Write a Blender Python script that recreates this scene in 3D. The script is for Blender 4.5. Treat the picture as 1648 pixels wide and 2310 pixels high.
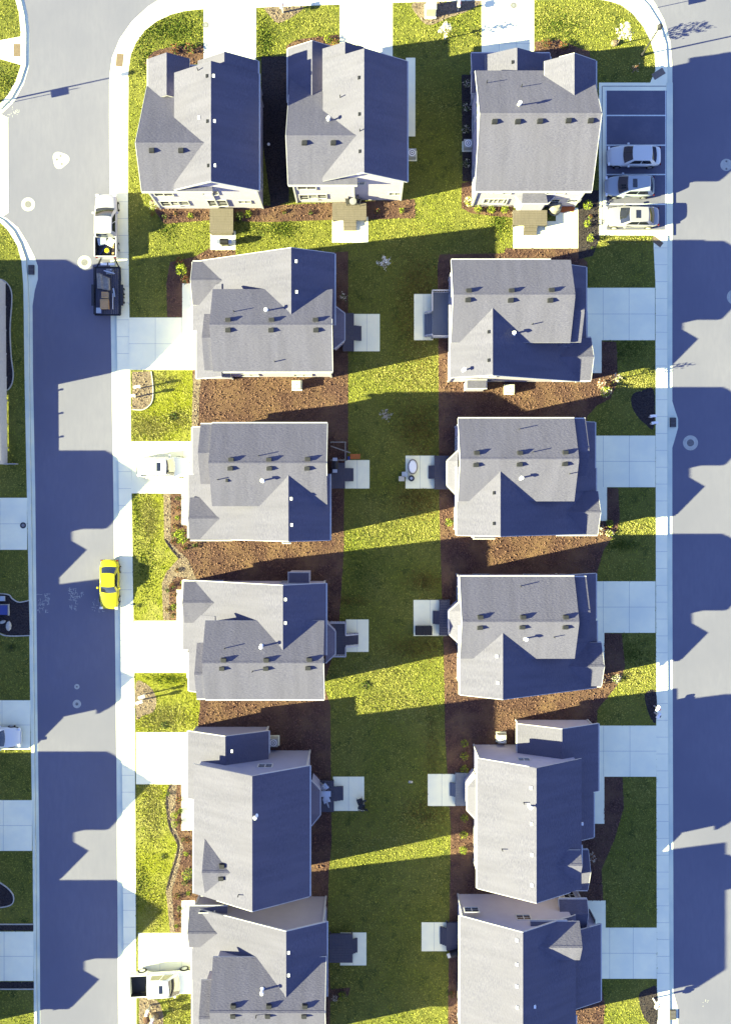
import bpy, bmesh, math, random
import numpy as np
from mathutils import Vector, Matrix
R = math.radians
random.seed(7)
scene = bpy.context.scene
for o in list(bpy.data.objects): bpy.data.objects.remove(o, do_unlink=True)
COL = scene.collection

# ---------------------------------------------------------------- camera
CX, CY, S, H = 824.0, 1110.0, 25.0, 80.0      # nadir point of the photo, pixels per metre, flying height
cam = bpy.data.cameras.new("camera"); cam_ob = bpy.data.objects.new("camera", cam); COL.objects.link(cam_ob)
cam_ob.location = (0, 0, H); cam_ob.rotation_euler = (0, 0, 0)
cam.sensor_fit = 'VERTICAL'; cam.sensor_height = 36.0
cam.lens = 36.0 * H / (2310 / S)
cam.shift_y = -(1155 - CY) / 2310.0
cam.clip_start = 1; cam.clip_end = 3000
scene.camera = cam_ob

# ---------------------------------------------------------------- light
SUN_EL, SUN_SH = R(21.2), R(12.2)             # elevation; shadows fall right and slightly up
sun_dir = Vector((-math.cos(SUN_SH) * math.cos(SUN_EL), -math.sin(SUN_SH) * math.cos(SUN_EL), math.sin(SUN_EL)))
world = bpy.data.worlds.new("World"); scene.world = world; world.use_nodes = True
wn, wl = world.node_tree.nodes, world.node_tree.links
wn.clear()
sky = wn.new('ShaderNodeTexSky'); sky.sky_type = 'NISHITA'; sky.sun_disc = False
sky.sun_elevation = SUN_EL; sky.sun_rotation = math.atan2(sun_dir.x, sun_dir.y)
sky.air_density = 1.3; sky.ozone_density = 4.0; sky.dust_density = 0.3
hs = wn.new('ShaderNodeHueSaturation'); hs.inputs['Saturation'].default_value = 1.0
bg = wn.new('ShaderNodeBackground'); bg.inputs['Strength'].default_value = 0.050
wo = wn.new('ShaderNodeOutputWorld')
tint = wn.new('ShaderNodeMix'); tint.data_type = 'RGBA'; tint.blend_type = 'MULTIPLY'; tint.inputs[0].default_value = 1.0; tint.inputs[7].default_value = (.98, .85, 1.04, 1)
wl.new(sky.outputs[0], hs.inputs['Color']); wl.new(hs.outputs[0], tint.inputs[6]); wl.new(tint.outputs[2], bg.inputs[0]); wl.new(bg.outputs[0], wo.inputs[0])
sl = bpy.data.lights.new("sun", 'SUN'); sl.energy = 5.0; sl.angle = R(0.5); sl.color = (1.0, 0.955, 0.48)
sun = bpy.data.objects.new("sun", sl); COL.objects.link(sun)
sun.rotation_euler = sun_dir.to_track_quat('Z', 'Y').to_euler()
scene.view_settings.view_transform = 'Standard'; scene.view_settings.look = 'None'
scene.view_settings.gamma = 1; scene.view_settings.use_curve_mapping = False
scene.view_settings.exposure = 2.98

# ---------------------------------------------------------------- helpers
def P(px, py, h=0.0):
    k = (H - h) / H
    return Vector(((px - CX) / S * k, -(py - CY) / S * k, h))

def lin(c):
    return tuple((v / 255 / 12.92 if v / 255 <= 0.04045 else ((v / 255 + 0.055) / 1.055) ** 2.4) for v in c)

def mat(name, col, col2=None, scale=8.0, rough=0.9, bump=0.0, bscale=None, detail=6, big=None, bigscale=0.25,
        metal=0.0, stretch=None, coat=0.0, spec=0.3, lo=0.35, hi=0.65, bdist=0.03, drough=0.0):
    m = bpy.data.materials.new(name); m.use_nodes = True
    nt = m.node_tree; n, l = nt.nodes, nt.links
    b = n['Principled BSDF']; b.inputs['Roughness'].default_value = rough; b.inputs['Metallic'].default_value = metal
    b.inputs['Specular IOR Level'].default_value = spec
    b.inputs['Diffuse Roughness'].default_value = drough
    if coat: b.inputs['Coat Weight'].default_value = coat; b.inputs['Coat Roughness'].default_value = 0.05
    b.inputs['Base Color'].default_value = (*col, 1)
    geo = n.new('ShaderNodeNewGeometry'); vec = geo.outputs['Position']
    if stretch:
        mp = n.new('ShaderNodeMapping'); mp.inputs['Scale'].default_value = stretch
        l.new(vec, mp.inputs[0]); vec = mp.outputs[0]
    out = None
    if col2 is not None:
        nz = n.new('ShaderNodeTexNoise'); nz.inputs['Scale'].default_value = scale; nz.inputs['Detail'].default_value = detail
        nz.inputs['Roughness'].default_value = 0.65
        l.new(vec, nz.inputs['Vector'])
        mr = n.new('ShaderNodeMapRange'); mr.inputs[1].default_value = lo; mr.inputs[2].default_value = hi
        l.new(nz.outputs[0], mr.inputs[0])
        mx = n.new('ShaderNodeMix'); mx.data_type = 'RGBA'
        mx.inputs[6].default_value = (*col, 1); mx.inputs[7].default_value = (*col2, 1)
        l.new(mr.outputs[0], mx.inputs[0]); out = mx.outputs[2]
    if big is not None:
        nb = n.new('ShaderNodeTexNoise'); nb.inputs['Scale'].default_value = bigscale; nb.inputs['Detail'].default_value = 4
        l.new(geo.outputs['Position'], nb.inputs['Vector'])
        mr2 = n.new('ShaderNodeMapRange'); mr2.inputs[1].default_value = 0.4; mr2.inputs[2].default_value = 0.68
        l.new(nb.outputs[0], mr2.inputs[0])
        mx2 = n.new('ShaderNodeMix'); mx2.data_type = 'RGBA'
        mx2.inputs[7].default_value = (*big, 1)
        if out is not None: l.new(out, mx2.inputs[6])
        else: mx2.inputs[6].default_value = (*col, 1)
        l.new(mr2.outputs[0], mx2.inputs[0]); out = mx2.outputs[2]
    if out is not None: l.new(out, b.inputs['Base Color'])
    if bump:
        nz2 = n.new('ShaderNodeTexNoise'); nz2.inputs['Scale'].default_value = bscale or scale; nz2.inputs['Detail'].default_value = 5
        l.new(vec, nz2.inputs['Vector'])
        bp = n.new('ShaderNodeBump'); bp.inputs['Strength'].default_value = bump; bp.inputs['Distance'].default_value = bdist
        l.new(nz2.outputs[0], bp.inputs['Height']); l.new(bp.outputs[0], b.inputs['Normal'])
    return m

M = {}
M['asphalt'] = mat('asphalt', (.126, .128, .180), (.139, .141, .194), 3.0, 0.95, 0.15, 30, big=(.116, .119, .171), bigscale=.12, stretch=(1, .25, 1), spec=.1)
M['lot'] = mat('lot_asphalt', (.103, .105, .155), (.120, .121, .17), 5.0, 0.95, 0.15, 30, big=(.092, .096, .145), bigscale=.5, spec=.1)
M['concrete'] = mat('concrete', (.84, .82, .60), (.88, .86, .62), 2.0, 0.9, 0.1, 20, big=(.74, .75, .58), bigscale=.35, spec=.15)
M['concrete2'] = mat('gutter_concrete', (.66, .68, .53), (.72, .74, .56), 3.0, 0.9, 0.1, 20, big=(.50, .56, .49), bigscale=.3, spec=.15, stretch=(3, .3, 1))
M['joint'] = mat('joint', (.30, .33, .35), None, rough=1)
M['tarjoint'] = mat('dark_joint', (.10, .11, .14), None, rough=1)
M['line'] = mat('white_line', (.62, .68, .68), (.5, .55, .55), 9, 0.8)
M['tactile'] = mat('tactile', (.15, .115, .085), (.13, .095, .065), 12, .8, .5, 40)
M['tactile2'] = mat('grey_tactile', (.20, .17, .15), (.14, .12, .11), 12, .8, .5, 40)  # greyer variant of the tactile colour, for a single pad
def grassmat(name, a, b, c, d):
    m = mat(name, a, b, 5.5, 0.95, 1.0, 16, big=c, bigscale=.22, spec=.05, lo=.38, hi=.62, bdist=.09)
    nt = m.node_tree; n, l = nt.nodes, nt.links
    bs = n['Principled BSDF']; src = bs.inputs['Base Color'].links[0].from_socket
    geo = n.new('ShaderNodeNewGeometry')
    nz = n.new('ShaderNodeTexNoise'); nz.inputs['Scale'].default_value = .9; nz.inputs['Detail'].default_value = 8; nz.inputs['Roughness'].default_value = .7
    l.new(geo.outputs['Position'], nz.inputs['Vector'])
    mr = n.new('ShaderNodeMapRange'); mr.inputs[1].default_value = .52; mr.inputs[2].default_value = .66
    l.new(nz.outputs[0], mr.inputs[0])
    mx = n.new('ShaderNodeMix'); mx.data_type = 'RGBA'; mx.inputs[7].default_value = (*d, 1)
    l.new(src, mx.inputs[6]); l.new(mr.outputs[0], mx.inputs[0]); l.new(mx.outputs[2], bs.inputs['Base Color'])
    return m
M['grass'] = grassmat('grass', (.122, .134, .028), (.098, .108, .024), (.142, .146, .036), (.060, .074, .020))
M['grass_dry'] = grassmat('pale_grass', (.165, .172, .020), (.135, .150, .010), (.200, .195, .060), (.110, .130, .008))
M['grass_brown'] = grassmat('browned_grass', (.100, .105, .016), (.085, .095, .014), (.130, .098, .022), (.060, .075, .014))
M['grass_blade'] = mat('grass_blade', (.265, .290, .046), (.195, .220, .034), 1.6, 0.9, spec=.05, big=(.310, .295, .080), bigscale=.25)
M['dry_blade'] = mat('dry_grass_blade', (.33, .31, .11), (.27, .26, .08), 3, .95, spec=.05)
M['brown_blade'] = mat('brown_grass_blade', (.15, .105, .032), (.12, .085, .025), 3, .95, spec=.05)
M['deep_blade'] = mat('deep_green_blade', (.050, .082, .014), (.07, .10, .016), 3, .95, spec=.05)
M['mulch_chip'] = mat('mulch_chip', (.165, .096, .074), (.085, .050, .044), 14, 1, spec=.05)
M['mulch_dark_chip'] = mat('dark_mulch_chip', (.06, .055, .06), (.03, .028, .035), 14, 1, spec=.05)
M['gravel_chip'] = mat('gravel_chip', (.27, .21, .165), (.14, .10, .08), 14, 1, spec=.05)
M['soil'] = mat('soil', (.06, .05, .035), (.04, .05, .02), 3, 1)
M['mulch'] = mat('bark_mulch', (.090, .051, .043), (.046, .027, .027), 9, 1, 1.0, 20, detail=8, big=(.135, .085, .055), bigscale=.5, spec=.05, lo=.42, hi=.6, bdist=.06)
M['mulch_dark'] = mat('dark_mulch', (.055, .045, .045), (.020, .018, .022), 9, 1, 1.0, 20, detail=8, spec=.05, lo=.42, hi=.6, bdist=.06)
M['gravel'] = mat('gravel', (.21, .17, .135), (.10, .075, .055), 10, 1, 1.0, 22, detail=8, spec=.05, lo=.4, hi=.6, bdist=.06)
def shingle(name, a, b, big, st):
    m = mat(name, a, b, 3.2, 0.92, 1.0, 3.6, detail=7, big=big, bigscale=.45, spec=.08, lo=.36, hi=.64, bdist=.030, drough=.4, stretch=st)
    nt = m.node_tree; n, l = nt.nodes, nt.links       # broad weathering streaks running down the slope
    bs = n['Principled BSDF']; src = bs.inputs['Base Color'].links[0].from_socket
    geo = n.new('ShaderNodeNewGeometry'); mp = n.new('ShaderNodeMapping'); mp.inputs['Scale'].default_value = tuple(1.6 if v < 2 else .22 for v in st[:2]) + (.2,)
    l.new(geo.outputs['Position'], mp.inputs[0]); nz = n.new('ShaderNodeTexNoise'); nz.inputs['Scale'].default_value = 1.0; nz.inputs['Detail'].default_value = 5; l.new(mp.outputs[0], nz.inputs['Vector'])
    mr = n.new('ShaderNodeMapRange'); mr.inputs[1].default_value = .35; mr.inputs[2].default_value = .7; mr.inputs[3].default_value = 1.04; mr.inputs[4].default_value = .90; l.new(nz.outputs[0], mr.inputs[0])
    mu = n.new('ShaderNodeMix'); mu.data_type = 'RGBA'; mu.blend_type = 'MULTIPLY'; mu.inputs[0].default_value = 1
    cb = n.new('ShaderNodeCombineColor'); [l.new(mr.outputs[0], cb.inputs[i]) for i in range(3)]
    l.new(src, mu.inputs[6]); l.new(cb.outputs[0], mu.inputs[7]); l.new(mu.outputs[2], bs.inputs['Base Color'])
    return m
SHC = ((.110, .109, .162), (.080, .080, .128), (.099, .098, .147))
M['shingle_x'] = shingle('shingle_courses_east_west', *SHC, (1.3, 4.5, 1)); M['shingle_y'] = shingle('shingle_courses_north_south', *SHC, (4.5, 1.3, 1))
M['shingle'] = M['shingle_x']
def sidingmat(name, col):
    m = mat(name, col, tuple(c * .94 for c in col), 1.2, .75, spec=.2)
    nt = m.node_tree; n, l = nt.nodes, nt.links
    geo = n.new('ShaderNodeNewGeometry'); sp = n.new('ShaderNodeSeparateXYZ'); l.new(geo.outputs['Position'], sp.inputs[0])
    mu = n.new('ShaderNodeMath'); mu.operation = 'MULTIPLY'; mu.inputs[1].default_value = 1 / .18
    fr = n.new('ShaderNodeMath'); fr.operation = 'FRACT'
    l.new(sp.outputs[2], mu.inputs[0]); l.new(mu.outputs[0], fr.inputs[0])
    bp = n.new('ShaderNodeBump'); bp.inputs['Strength'].default_value = .9; bp.inputs['Distance'].default_value = .025; bp.invert = True
    l.new(fr.outputs[0], bp.inputs['Height']); l.new(bp.outputs[0], n['Principled BSDF'].inputs['Normal'])
    return m
M['siding'] = sidingmat('cream_siding', (0.366, 0.342, 0.430))
M['siding_tan'] = sidingmat('tan_siding', (0.271, 0.248, 0.291))
M['siding_grey'] = sidingmat('grey_siding', (0.248, 0.254, 0.353))
M['trim'] = mat('white_trim', (.42, .42, .45), (.35, .35, .38), 4, .6)
M['glass'] = mat('window_glass', (.02, .025, .035), None, rough=.06, spec=.9)
M['cglass'] = mat('car_glass', (.012, .014, .022), None, rough=.04, spec=.9, coat=1)
M['darkmetal'] = mat('dark_metal', (.03, .03, .035), (.05, .05, .055), 20, .5, metal=.3)
M['ventdark'] = mat('vent_metal', (.016, .017, .022), None, rough=.6)
M['whitemetal'] = mat('white_metal', (.75, .76, .78), None, rough=.4)
M['grate'] = mat('iron_grate', (.025, .022, .028), (.05, .04, .04), 20, .8)
M['pave_ring'] = mat('manhole_collar', (.30, .32, .31), (.40, .41, .38), 4, .9)
M['iron'] = mat('cast_iron', (.10, .10, .11), (.16, .16, .17), 8, .8)
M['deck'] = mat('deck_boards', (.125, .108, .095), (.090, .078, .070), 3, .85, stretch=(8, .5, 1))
M['deck_shade_dark'] = mat('shade_dark_deck_boards', (.075, .075, .10), (.055, .055, .08), 3, .85, stretch=(8, .5, 1))  # shaded decks, blue-grey shade put into the board colour; also the trailer floor
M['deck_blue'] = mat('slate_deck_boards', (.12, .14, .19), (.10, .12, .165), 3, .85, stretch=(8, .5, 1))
M['wood'] = mat('wood', (.30, .17, .075), (.22, .12, .05), 8, .8, stretch=(1, 6, 1))
M['orange'] = mat('orange_wood', (.45, .13, .035), (.36, .10, .03), 8, .7)
M['ply'] = mat('plywood', (.42, .27, .13), (.34, .21, .10), 6, .8)
M['black'] = mat('black_paint', (.012, .012, .015), None, rough=.5)
M['tyre'] = mat('tyre', (.015, .015, .016), None, rough=.9)
M['rim'] = mat('alloy_rim', (.55, .56, .58), None, rough=.3, metal=.8)
M['p_white'] = mat('white_car_paint', (.58, .60, .60), None, rough=.35, coat=.6)
M['p_silver'] = mat('silver_car_paint', (.34, .38, .42), None, rough=.32, metal=.25, coat=.6)
M['p_champ'] = mat('champagne_car_paint', (.29, .28, .31), None, rough=.35, metal=.25, coat=.6)
M['p_cream'] = mat('cream_truck_paint', (.33, .33, .38), None, rough=.4, coat=.5)
M['p_yellow'] = mat('yellow_car_paint', (.42, .38, .004), None, rough=.35, coat=.6)
M['red'] = mat('red_lens', (.10, .008, .008), None, rough=.2)
M['lens'] = mat('clear_lens', (.7, .72, .75), None, rough=.1)
M['bark'] = mat('bark', (.16, .13, .10), (.10, .08, .06), 12, .9)
M['l_pale'] = mat('pale_leaf', (.42, .38, .30), (.52, .48, .40), 20, .8)
M['l_lime'] = mat('lime_leaf', (.20, .235, .012), (.15, .19, .008), 14, .8)
M['l_green'] = mat('green_leaf', (.075, .115, .015), (.05, .085, .012), 14, .8)
M['l_dark'] = mat('dark_leaf', (.03, .045, .012), (.045, .06, .015), 14, .8)
M['l_red'] = mat('russet_leaf', (.17, .05, .025), (.12, .05, .02), 14, .8)
M['grey'] = mat('grey_plastic', (.16, .17, .19), (.2, .21, .23), 9, .7)
M['greybox'] = mat('grey_green_paint', (.33, .34, .32), None, rough=.5)
M['blue'] = mat('blue_plastic', (.04, .06, .22), None, rough=.6)
M['stone'] = mat('stone', (.45, .44, .40), (.34, .33, .30), 6, .9, .4)
M['canvas'] = mat('grey_canvas', (.17, .16, .145), (.25, .235, .21), 5, .9, .5)

def set_base(o, label=None, cat=None, group=None, kind=None):
    if label: o['label'] = label
    if cat: o['category'] = cat
    if group: o['group'] = group
    if kind: o['kind'] = kind
    return o
def empty(name, loc, label=None, cat=None, group=None, rz=0.0):
    o = bpy.data.objects.new(name, None); o.empty_display_size = .3; COL.objects.link(o)
    o.location = loc; o.rotation_euler = (0, 0, rz)
    return set_base(o, label, cat, group)
def link(name, me, parent=None, world=False):
    o = bpy.data.objects.new(name, me); COL.objects.link(o)
    if parent is not None:
        o.parent = parent
        if world:                                   # vertices given in world space
            loc = abs_loc(parent)
            me.transform(Matrix.Translation(-loc))
    return o
def abs_loc(o):
    v = Vector(o.location)
    while o.parent: o = o.parent; v = v + Vector(o.location)
    return v

class MB:
    """collects polygons with material slots"""
    def __init__(s): s.v = []; s.f = []; s.mi = []; s.sm = []; s.mats = []
    def slot(s, m):
        if m not in s.mats: s.mats.append(m)
        return s.mats.index(m)
    def poly(s, pts, m, smooth=False):
        i = len(s.v); s.v += [tuple(p) for p in pts]; s.f.append(tuple(range(i, i + len(pts)))); s.mi.append(s.slot(m)); s.sm.append(smooth)
    def mesh(s, verts, faces, m, smooth=False):
        i = len(s.v); s.v += [tuple(p) for p in verts]; k = s.slot(m)
        for f in faces: s.f.append(tuple(i + a for a in f)); s.mi.append(k); s.sm.append(smooth)
    def box(s, x0, x1, y0, y1, z0, z1, m):
        if x0 > x1: x0, x1 = x1, x0
        if y0 > y1: y0, y1 = y1, y0
        v = [(x0, y0, z0), (x1, y0, z0), (x1, y1, z0), (x0, y1, z0), (x0, y0, z1), (x1, y0, z1), (x1, y1, z1), (x0, y1, z1)]
        s.mesh(v, [(0, 3, 2, 1), (4, 5, 6, 7), (0, 1, 5, 4), (1, 2, 6, 5), (2, 3, 7, 6), (3, 0, 4, 7)], m)
    def prism(s, pts, z0, z1, m, mside=None):
        pts = [(p[0], p[1]) for p in pts]
        a = sum(pts[i][0] * pts[(i + 1) % len(pts)][1] - pts[(i + 1) % len(pts)][0] * pts[i][1] for i in range(len(pts)))
        if a < 0: pts = pts[::-1]
        n = len(pts)
        v = [(x, y, z0) for x, y in pts] + [(x, y, z1) for x, y in pts]
        s.mesh(v, [tuple(range(n, 2 * n)), tuple(range(n))[::-1]], m)
        s.mesh(v, [(i, (i + 1) % n, (i + 1) % n + n, i + n) for i in range(n)], mside or m)
    def beam(s, p, q, w, m, h=None):
        """square bar between two points"""
        p, q = Vector(p), Vector(q); d = (q - p)
        if d.length < 1e-6: return
        d.normalize(); up = Vector((0, 0, 1)) if abs(d.z) < .95 else Vector((1, 0, 0))
        a = d.cross(up).normalized() * (w / 2); b = a.cross(d).normalized() * ((h or w) / 2)
        v = [p + a + b, p - a + b, p - a - b, p + a - b, q + a + b, q - a + b, q - a - b, q + a - b]
        s.mesh(v, [(0, 1, 2, 3), (7, 6, 5, 4), (0, 4, 5, 1), (1, 5, 6, 2), (2, 6, 7, 3), (3, 7, 4, 0)], m)
    def cyl(s, c, r, h, m, n=16, r2=None, axis='z', smooth=True):
        c = Vector(c); r2 = r if r2 is None else r2; v = []
        for (rr, hh) in ((r, 0), (r2, h)):
            for i in range(n):
                a = 2 * math.pi * i / n
                p = (rr * math.cos(a), rr * math.sin(a), hh)
                if axis == 'x': p = (p[2], p[0], p[1])
                if axis == 'y': p = (p[1], p[2], p[0])
                v.append(c + Vector(p))
        s.mesh(v, [(i, (i + 1) % n, (i + 1) % n + n, i + n) for i in range(n)], m, smooth)
        s.mesh(v, [tuple(range(n))[::-1], tuple(range(n, 2 * n))], m)
    def build(s, name, parent=None, world=True, auto=False):
        me = bpy.data.meshes.new(name); me.from_pydata(s.v, [], s.f)
        for m in s.mats: me.materials.append(m)
        me.polygons.foreach_set('material_index', s.mi); me.polygons.foreach_set('use_smooth', s.sm)
        me.update()
        return link(name, me, parent, world)

COVER = []; MULCH = []
def sheet(name, px, z, m, z0=0.0, cat=None, label=None, kind='structure', parent=None, mside=None):
    if z > .1295 and 'lawn' not in name: COVER.append(px)
    if name == 'mulch_bed': MULCH.append((px, m.name))
    elif z > .1405: MULCH.append((px, None))
    b = MB(); b.prism([P(x, y) for x, y in px], z0, z, m, mside); o = b.build(name, parent)
    if parent is None: set_base(o, label, cat, None, kind)
    return o
def rect(x0, y0, x1, y1): return [(x0, y0), (x1, y0), (x1, y1), (x0, y1)]
def smooth_px(pts, closed=True, n=5):
    out = []; k = len(pts)
    for i in range(k if closed else k - 1):
        p0, p1, p2, p3 = pts[(i - 1) % k] if closed or i > 0 else pts[0], pts[i], pts[(i + 1) % k], pts[(i + 2) % k] if closed or i + 2 < k else pts[-1]
        for j in range(n):
            t = j / n
            out.append(tuple(.5 * (2 * p1[c] + (p2[c] - p0[c]) * t + (2 * p0[c] - 5 * p1[c] + 4 * p2[c] - p3[c]) * t * t + (3 * p1[c] - p0[c] - 3 * p2[c] + p3[c]) * t ** 3) for c in (0, 1)))
    if not closed: out.append(pts[-1])
    return out

# ---------------------------------------------------------------- setting: ground, roads, kerbs
b = MB(); b.box(-900, 900, -900, 900, -.5, 0, M['grass']); set_base(b.build('ground'), kind='structure')
b = MB(); q0, q1 = P(-700, -420), P(1860, 2800); b.box(q0.x, q1.x, q1.y, q0.y, .001, .006, M['asphalt']); set_base(b.build('road'), kind='structure')
Z_WALK, Z_LAWN, Z_MULCH, Z_CON, Z_JOINT = .120, .126, .134, .142, .147

inner = [(290, 480), (290, 300), (291, 160), (296, 125), (308, 97), (328, 70), (355, 49), (388, 34), (420, 26), (460, 22),
         (578, 19), (765, 12), (885, 8), (1085, 3), (1203, 1), (1345, 0), (1375, 5), (1400, 14), (1425, 33), (1447, 60), (1464, 92), (1474, 125), (1476, 160), (1464, 188),
         (1472, 200), (1472, 560), (1476, 640), (1477, 1300), (1480, 2400), (309, 2400), (305, 1600), (298, 1100), (293, 700)]
outer = [(262, 480), (260, 300), (260, 180), (265, 140), (280, 100), (305, 62), (340, 28), (385, 0), (430, -15), (500, -25), (1380, -45), (1430, -20), (1462, 15), (1485, 52), (1500, 100), (1503, 150),
         (1503, 560), (1503, 1300), (1509, 2400), (282, 2400), (276, 1700), (269, 1100), (264, 700)]
gut = [(248, 480), (247, 300), (247, 175), (253, 130), (270, 88), (298, 48), (335, 14), (380, -14), (430, -30), (500, -40), (1385, -60), (1445, -30), (1475, 5), (1497, 45), (1511, 95), (1515, 150),
       (1515, 905), (1521, 925), (1528, 945), (1528, 965), (1521, 990), (1515, 1010), (1515, 1300), (1518, 2240), (1528, 2275), (1528, 2400), (268, 2400), (263, 1700), (256, 1100), (250, 700)]
sheet('gutter', gut, .012, M['concrete2'])
sheet('sidewalk', outer, Z_WALK, M['concrete'], mside=M['concrete2'])
sheet('lawn', inner, Z_LAWN, M['grass'], z0=.1)
# dark line where kerb meets gutter pan
b = MB()
for ring in (outer,):
    for i in range(len(ring) - 1):
        if ring[i][1] > 2350 and ring[i + 1][1] > 2350: continue
        p, q = P(*ring[i], .0), P(*ring[i + 1], .0); p.z = q.z = .016; b.beam(p, q, .05, M['tarjoint'], .01)
set_base(b.build('kerb_joint'), kind='structure')

# west block (across the left street)
l_gut = [(-700, 482), (-10, 482), (15, 492), (41, 513), (61, 545), (78, 578), (86, 600), (86, 630), (79, 655), (74, 690), (75, 850), (80, 1100), (82, 1300), (85, 1600), (89, 1900), (92, 2400), (-700, 2400)]
l_cur = [(-700, 486), (-12, 486), (10, 498), (32, 520), (48, 550), (60, 585), (64, 640), (66, 690), (67, 850), (71, 1100), (74, 1300), (78, 1600), (81, 1900), (85, 2400), (-700, 2400)]
l_in = [(-700, 492), (-14, 492), (4, 505), (22, 524), (40, 555), (50, 590), (54, 640), (55, 690), (57, 850), (62, 1100), (66, 1300), (70, 1600), (75, 1900), (79, 2400), (-700, 2400)]
sheet('gutter', l_gut, .012, M['concrete2']); sheet('kerb', l_cur, Z_WALK, M['concrete2'])
sheet('lawn', l_in, Z_LAWN, M['grass'], z0=.1)
b = MB()
for i in range(1, len(l_cur) - 2):
    p, q = P(*l_cur[i]), P(*l_cur[i + 1]); p.z = q.z = .016; b.beam(p, q, .05, M['tarjoint'], .01)
set_base(b.build('kerb_joint'), kind='structure')
# north-west corner block
n_gut = [(-700, -400), (40, -400), (48, -60), (55, 0), (63, 35), (67, 75), (66, 150), (54, 190), (32, 230), (6, 255), (-20, 263), (-700, 263)]
n_cur = [(-700, -400), (32, -400), (40, -60), (48, 0), (56, 35), (60, 75), (59, 148), (47, 186), (27, 222), (2, 247), (-24, 256), (-700, 256)]
n_in = [(-700, -400), (20, -400), (28, -60), (36, 0), (44, 32), (48, 75), (48, 150), (37, 184), (19, 216), (-3, 240), (-30, 250), (-700, 250)]
sheet('gutter', n_gut, .012, M['concrete2']); sheet('kerb', n_cur, Z_WALK, M['concrete']); sheet('lawn', n_in, Z_LAWN, M['grass'], z0=.1)
sheet('path', [(-300, 30), (0, 93), (49, 84), (49, 148), (0, 134), (-300, 210)], Z_CON, M['concrete'], z0=.1)
sheet('gutter_pan', [(-18, 262), (4, 258), (19, 266), (20, 480), (8, 488), (-18, 482)], .016, M['concrete2'])

# lawns of a different cast
sheet('pale_lawn', [(299, 836), (435, 834), (437, 900), (431, 994), (299, 996)], Z_LAWN + .003, M['grass_dry'], z0=.1)
sheet('pale_lawn', [(301, 1115), (370, 1113), (371, 1216), (404, 1259), (375, 1292), (366, 1316), (369, 1399), (304, 1399)], Z_LAWN + .003, M['grass_dry'], z0=.1)
sheet('pale_lawn', [(307, 1518), (424, 1518), (448, 1560), (452, 1590), (446, 1650), (308, 1650)], Z_LAWN + .003, M['grass_dry'], z0=.1)
sheet('pale_lawn', [(310, 1769), (385, 1768), (376, 1802), (383, 1864), (402, 1907), (385, 1972), (376, 2006), (385, 2102), (313, 2102)], Z_LAWN + .003, M['grass_dry'], z0=.1)

# mulch beds
mul = lambda pts, m='mulch', z=Z_MULCH, name='mulch_bed': sheet(name, pts, z - .003 + .00018 * len(MULCH), M[m], z0=.1)
mul([(440, 590), (785, 568), (785, 1010), (776, 1100), (775, 1250), (765, 1400), (750, 1480), (730, 1545), (745, 1590), (748, 1900), (742, 1960), (738, 2100), (745, 2230), (790, 2226), (785, 2245), (745, 2258), (742, 2400), (432, 2400), (430, 2102), (385, 2102), (375, 2006), (385, 1972), (402, 1907), (382, 1864), (375, 1802), (385, 1768), (425, 1768), (425, 1652), (446, 1650), (452, 1590), (448, 1560), (425, 1518), (425, 1399), (369, 1399), (366, 1316), (375, 1292), (404, 1259), (371, 1216), (370, 1114), (425, 1114), (431, 996), (437, 900), (435, 836)])
mul([(1140, 572), (1302, 572), (1323, 592), (1323, 768), (1388, 772), (1392, 860), (1375, 900), (1345, 915), (1322, 940), (1322, 1099), (1392, 1101), (1396, 1165), (1390, 1195), (1360, 1240), (1345, 1290), (1345, 1427), (1400, 1429), (1408, 1500), (1398, 1535), (1370, 1570), (1345, 1600), (1345, 1750), (1402, 1752), (1405, 1820), (1385, 1890), (1355, 1960), (1360, 2060), (1335, 2100), (1350, 2206), (1362, 2260), (1355, 2400), (1010, 2400), (1010, 2250), (1016, 1870), (1003, 1660), (1000, 1480), (990, 1150), (988, 800), (986, 600), (990, 575)])
mul([(340, 452), (600, 465), (935, 450), (936, 493), (830, 496), (745, 497), (610, 502), (530, 500), (470, 498), (372, 506), (352, 480)])
mul([(590, 130), (648, 128), (652, 455), (612, 470), (590, 300)], 'mulch_dark', Z_MULCH + .003)  # near-black mulch colour stands in for the shade between the first two houses
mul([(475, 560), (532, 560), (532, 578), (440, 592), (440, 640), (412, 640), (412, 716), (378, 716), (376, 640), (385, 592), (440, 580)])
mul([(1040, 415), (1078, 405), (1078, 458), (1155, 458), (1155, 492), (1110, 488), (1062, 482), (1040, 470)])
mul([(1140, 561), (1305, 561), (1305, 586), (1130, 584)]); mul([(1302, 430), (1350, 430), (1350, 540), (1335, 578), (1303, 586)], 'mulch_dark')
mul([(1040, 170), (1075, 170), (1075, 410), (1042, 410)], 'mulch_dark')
mul(smooth_px([(333, 150), (343, 122), (375, 110), (410, 106), (440, 110), (460, 106), (460, 140), (400, 150)]), 'mulch')
mul(smooth_px([(646, 112), (665, 94), (700, 87), (735, 84), (763, 82), (765, 112), (700, 125)]), 'mulch')
mul([(1205, 96), (1260, 92), (1300, 108), (1328, 118), (1330, 140), (1205, 140)])
mul(smooth_px([(598, 19), (640, 17), (684, 17), (668, 34), (640, 50), (622, 52), (608, 36)]), 'gravel')
mul(smooth_px([(930, 9), (1000, 7), (1085, 4), (1050, 28), (1010, 42), (968, 58), (945, 42)]), 'gravel')
mul([(299, 839), (340, 838), (345, 870), (344, 900), (336, 915), (322, 924), (299, 922)], 'gravel')
mul(smooth_px([(308, 1540), (330, 1542), (348, 1560), (354, 1585), (345, 1606), (325, 1612), (309, 1618)]), 'gravel')
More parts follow.
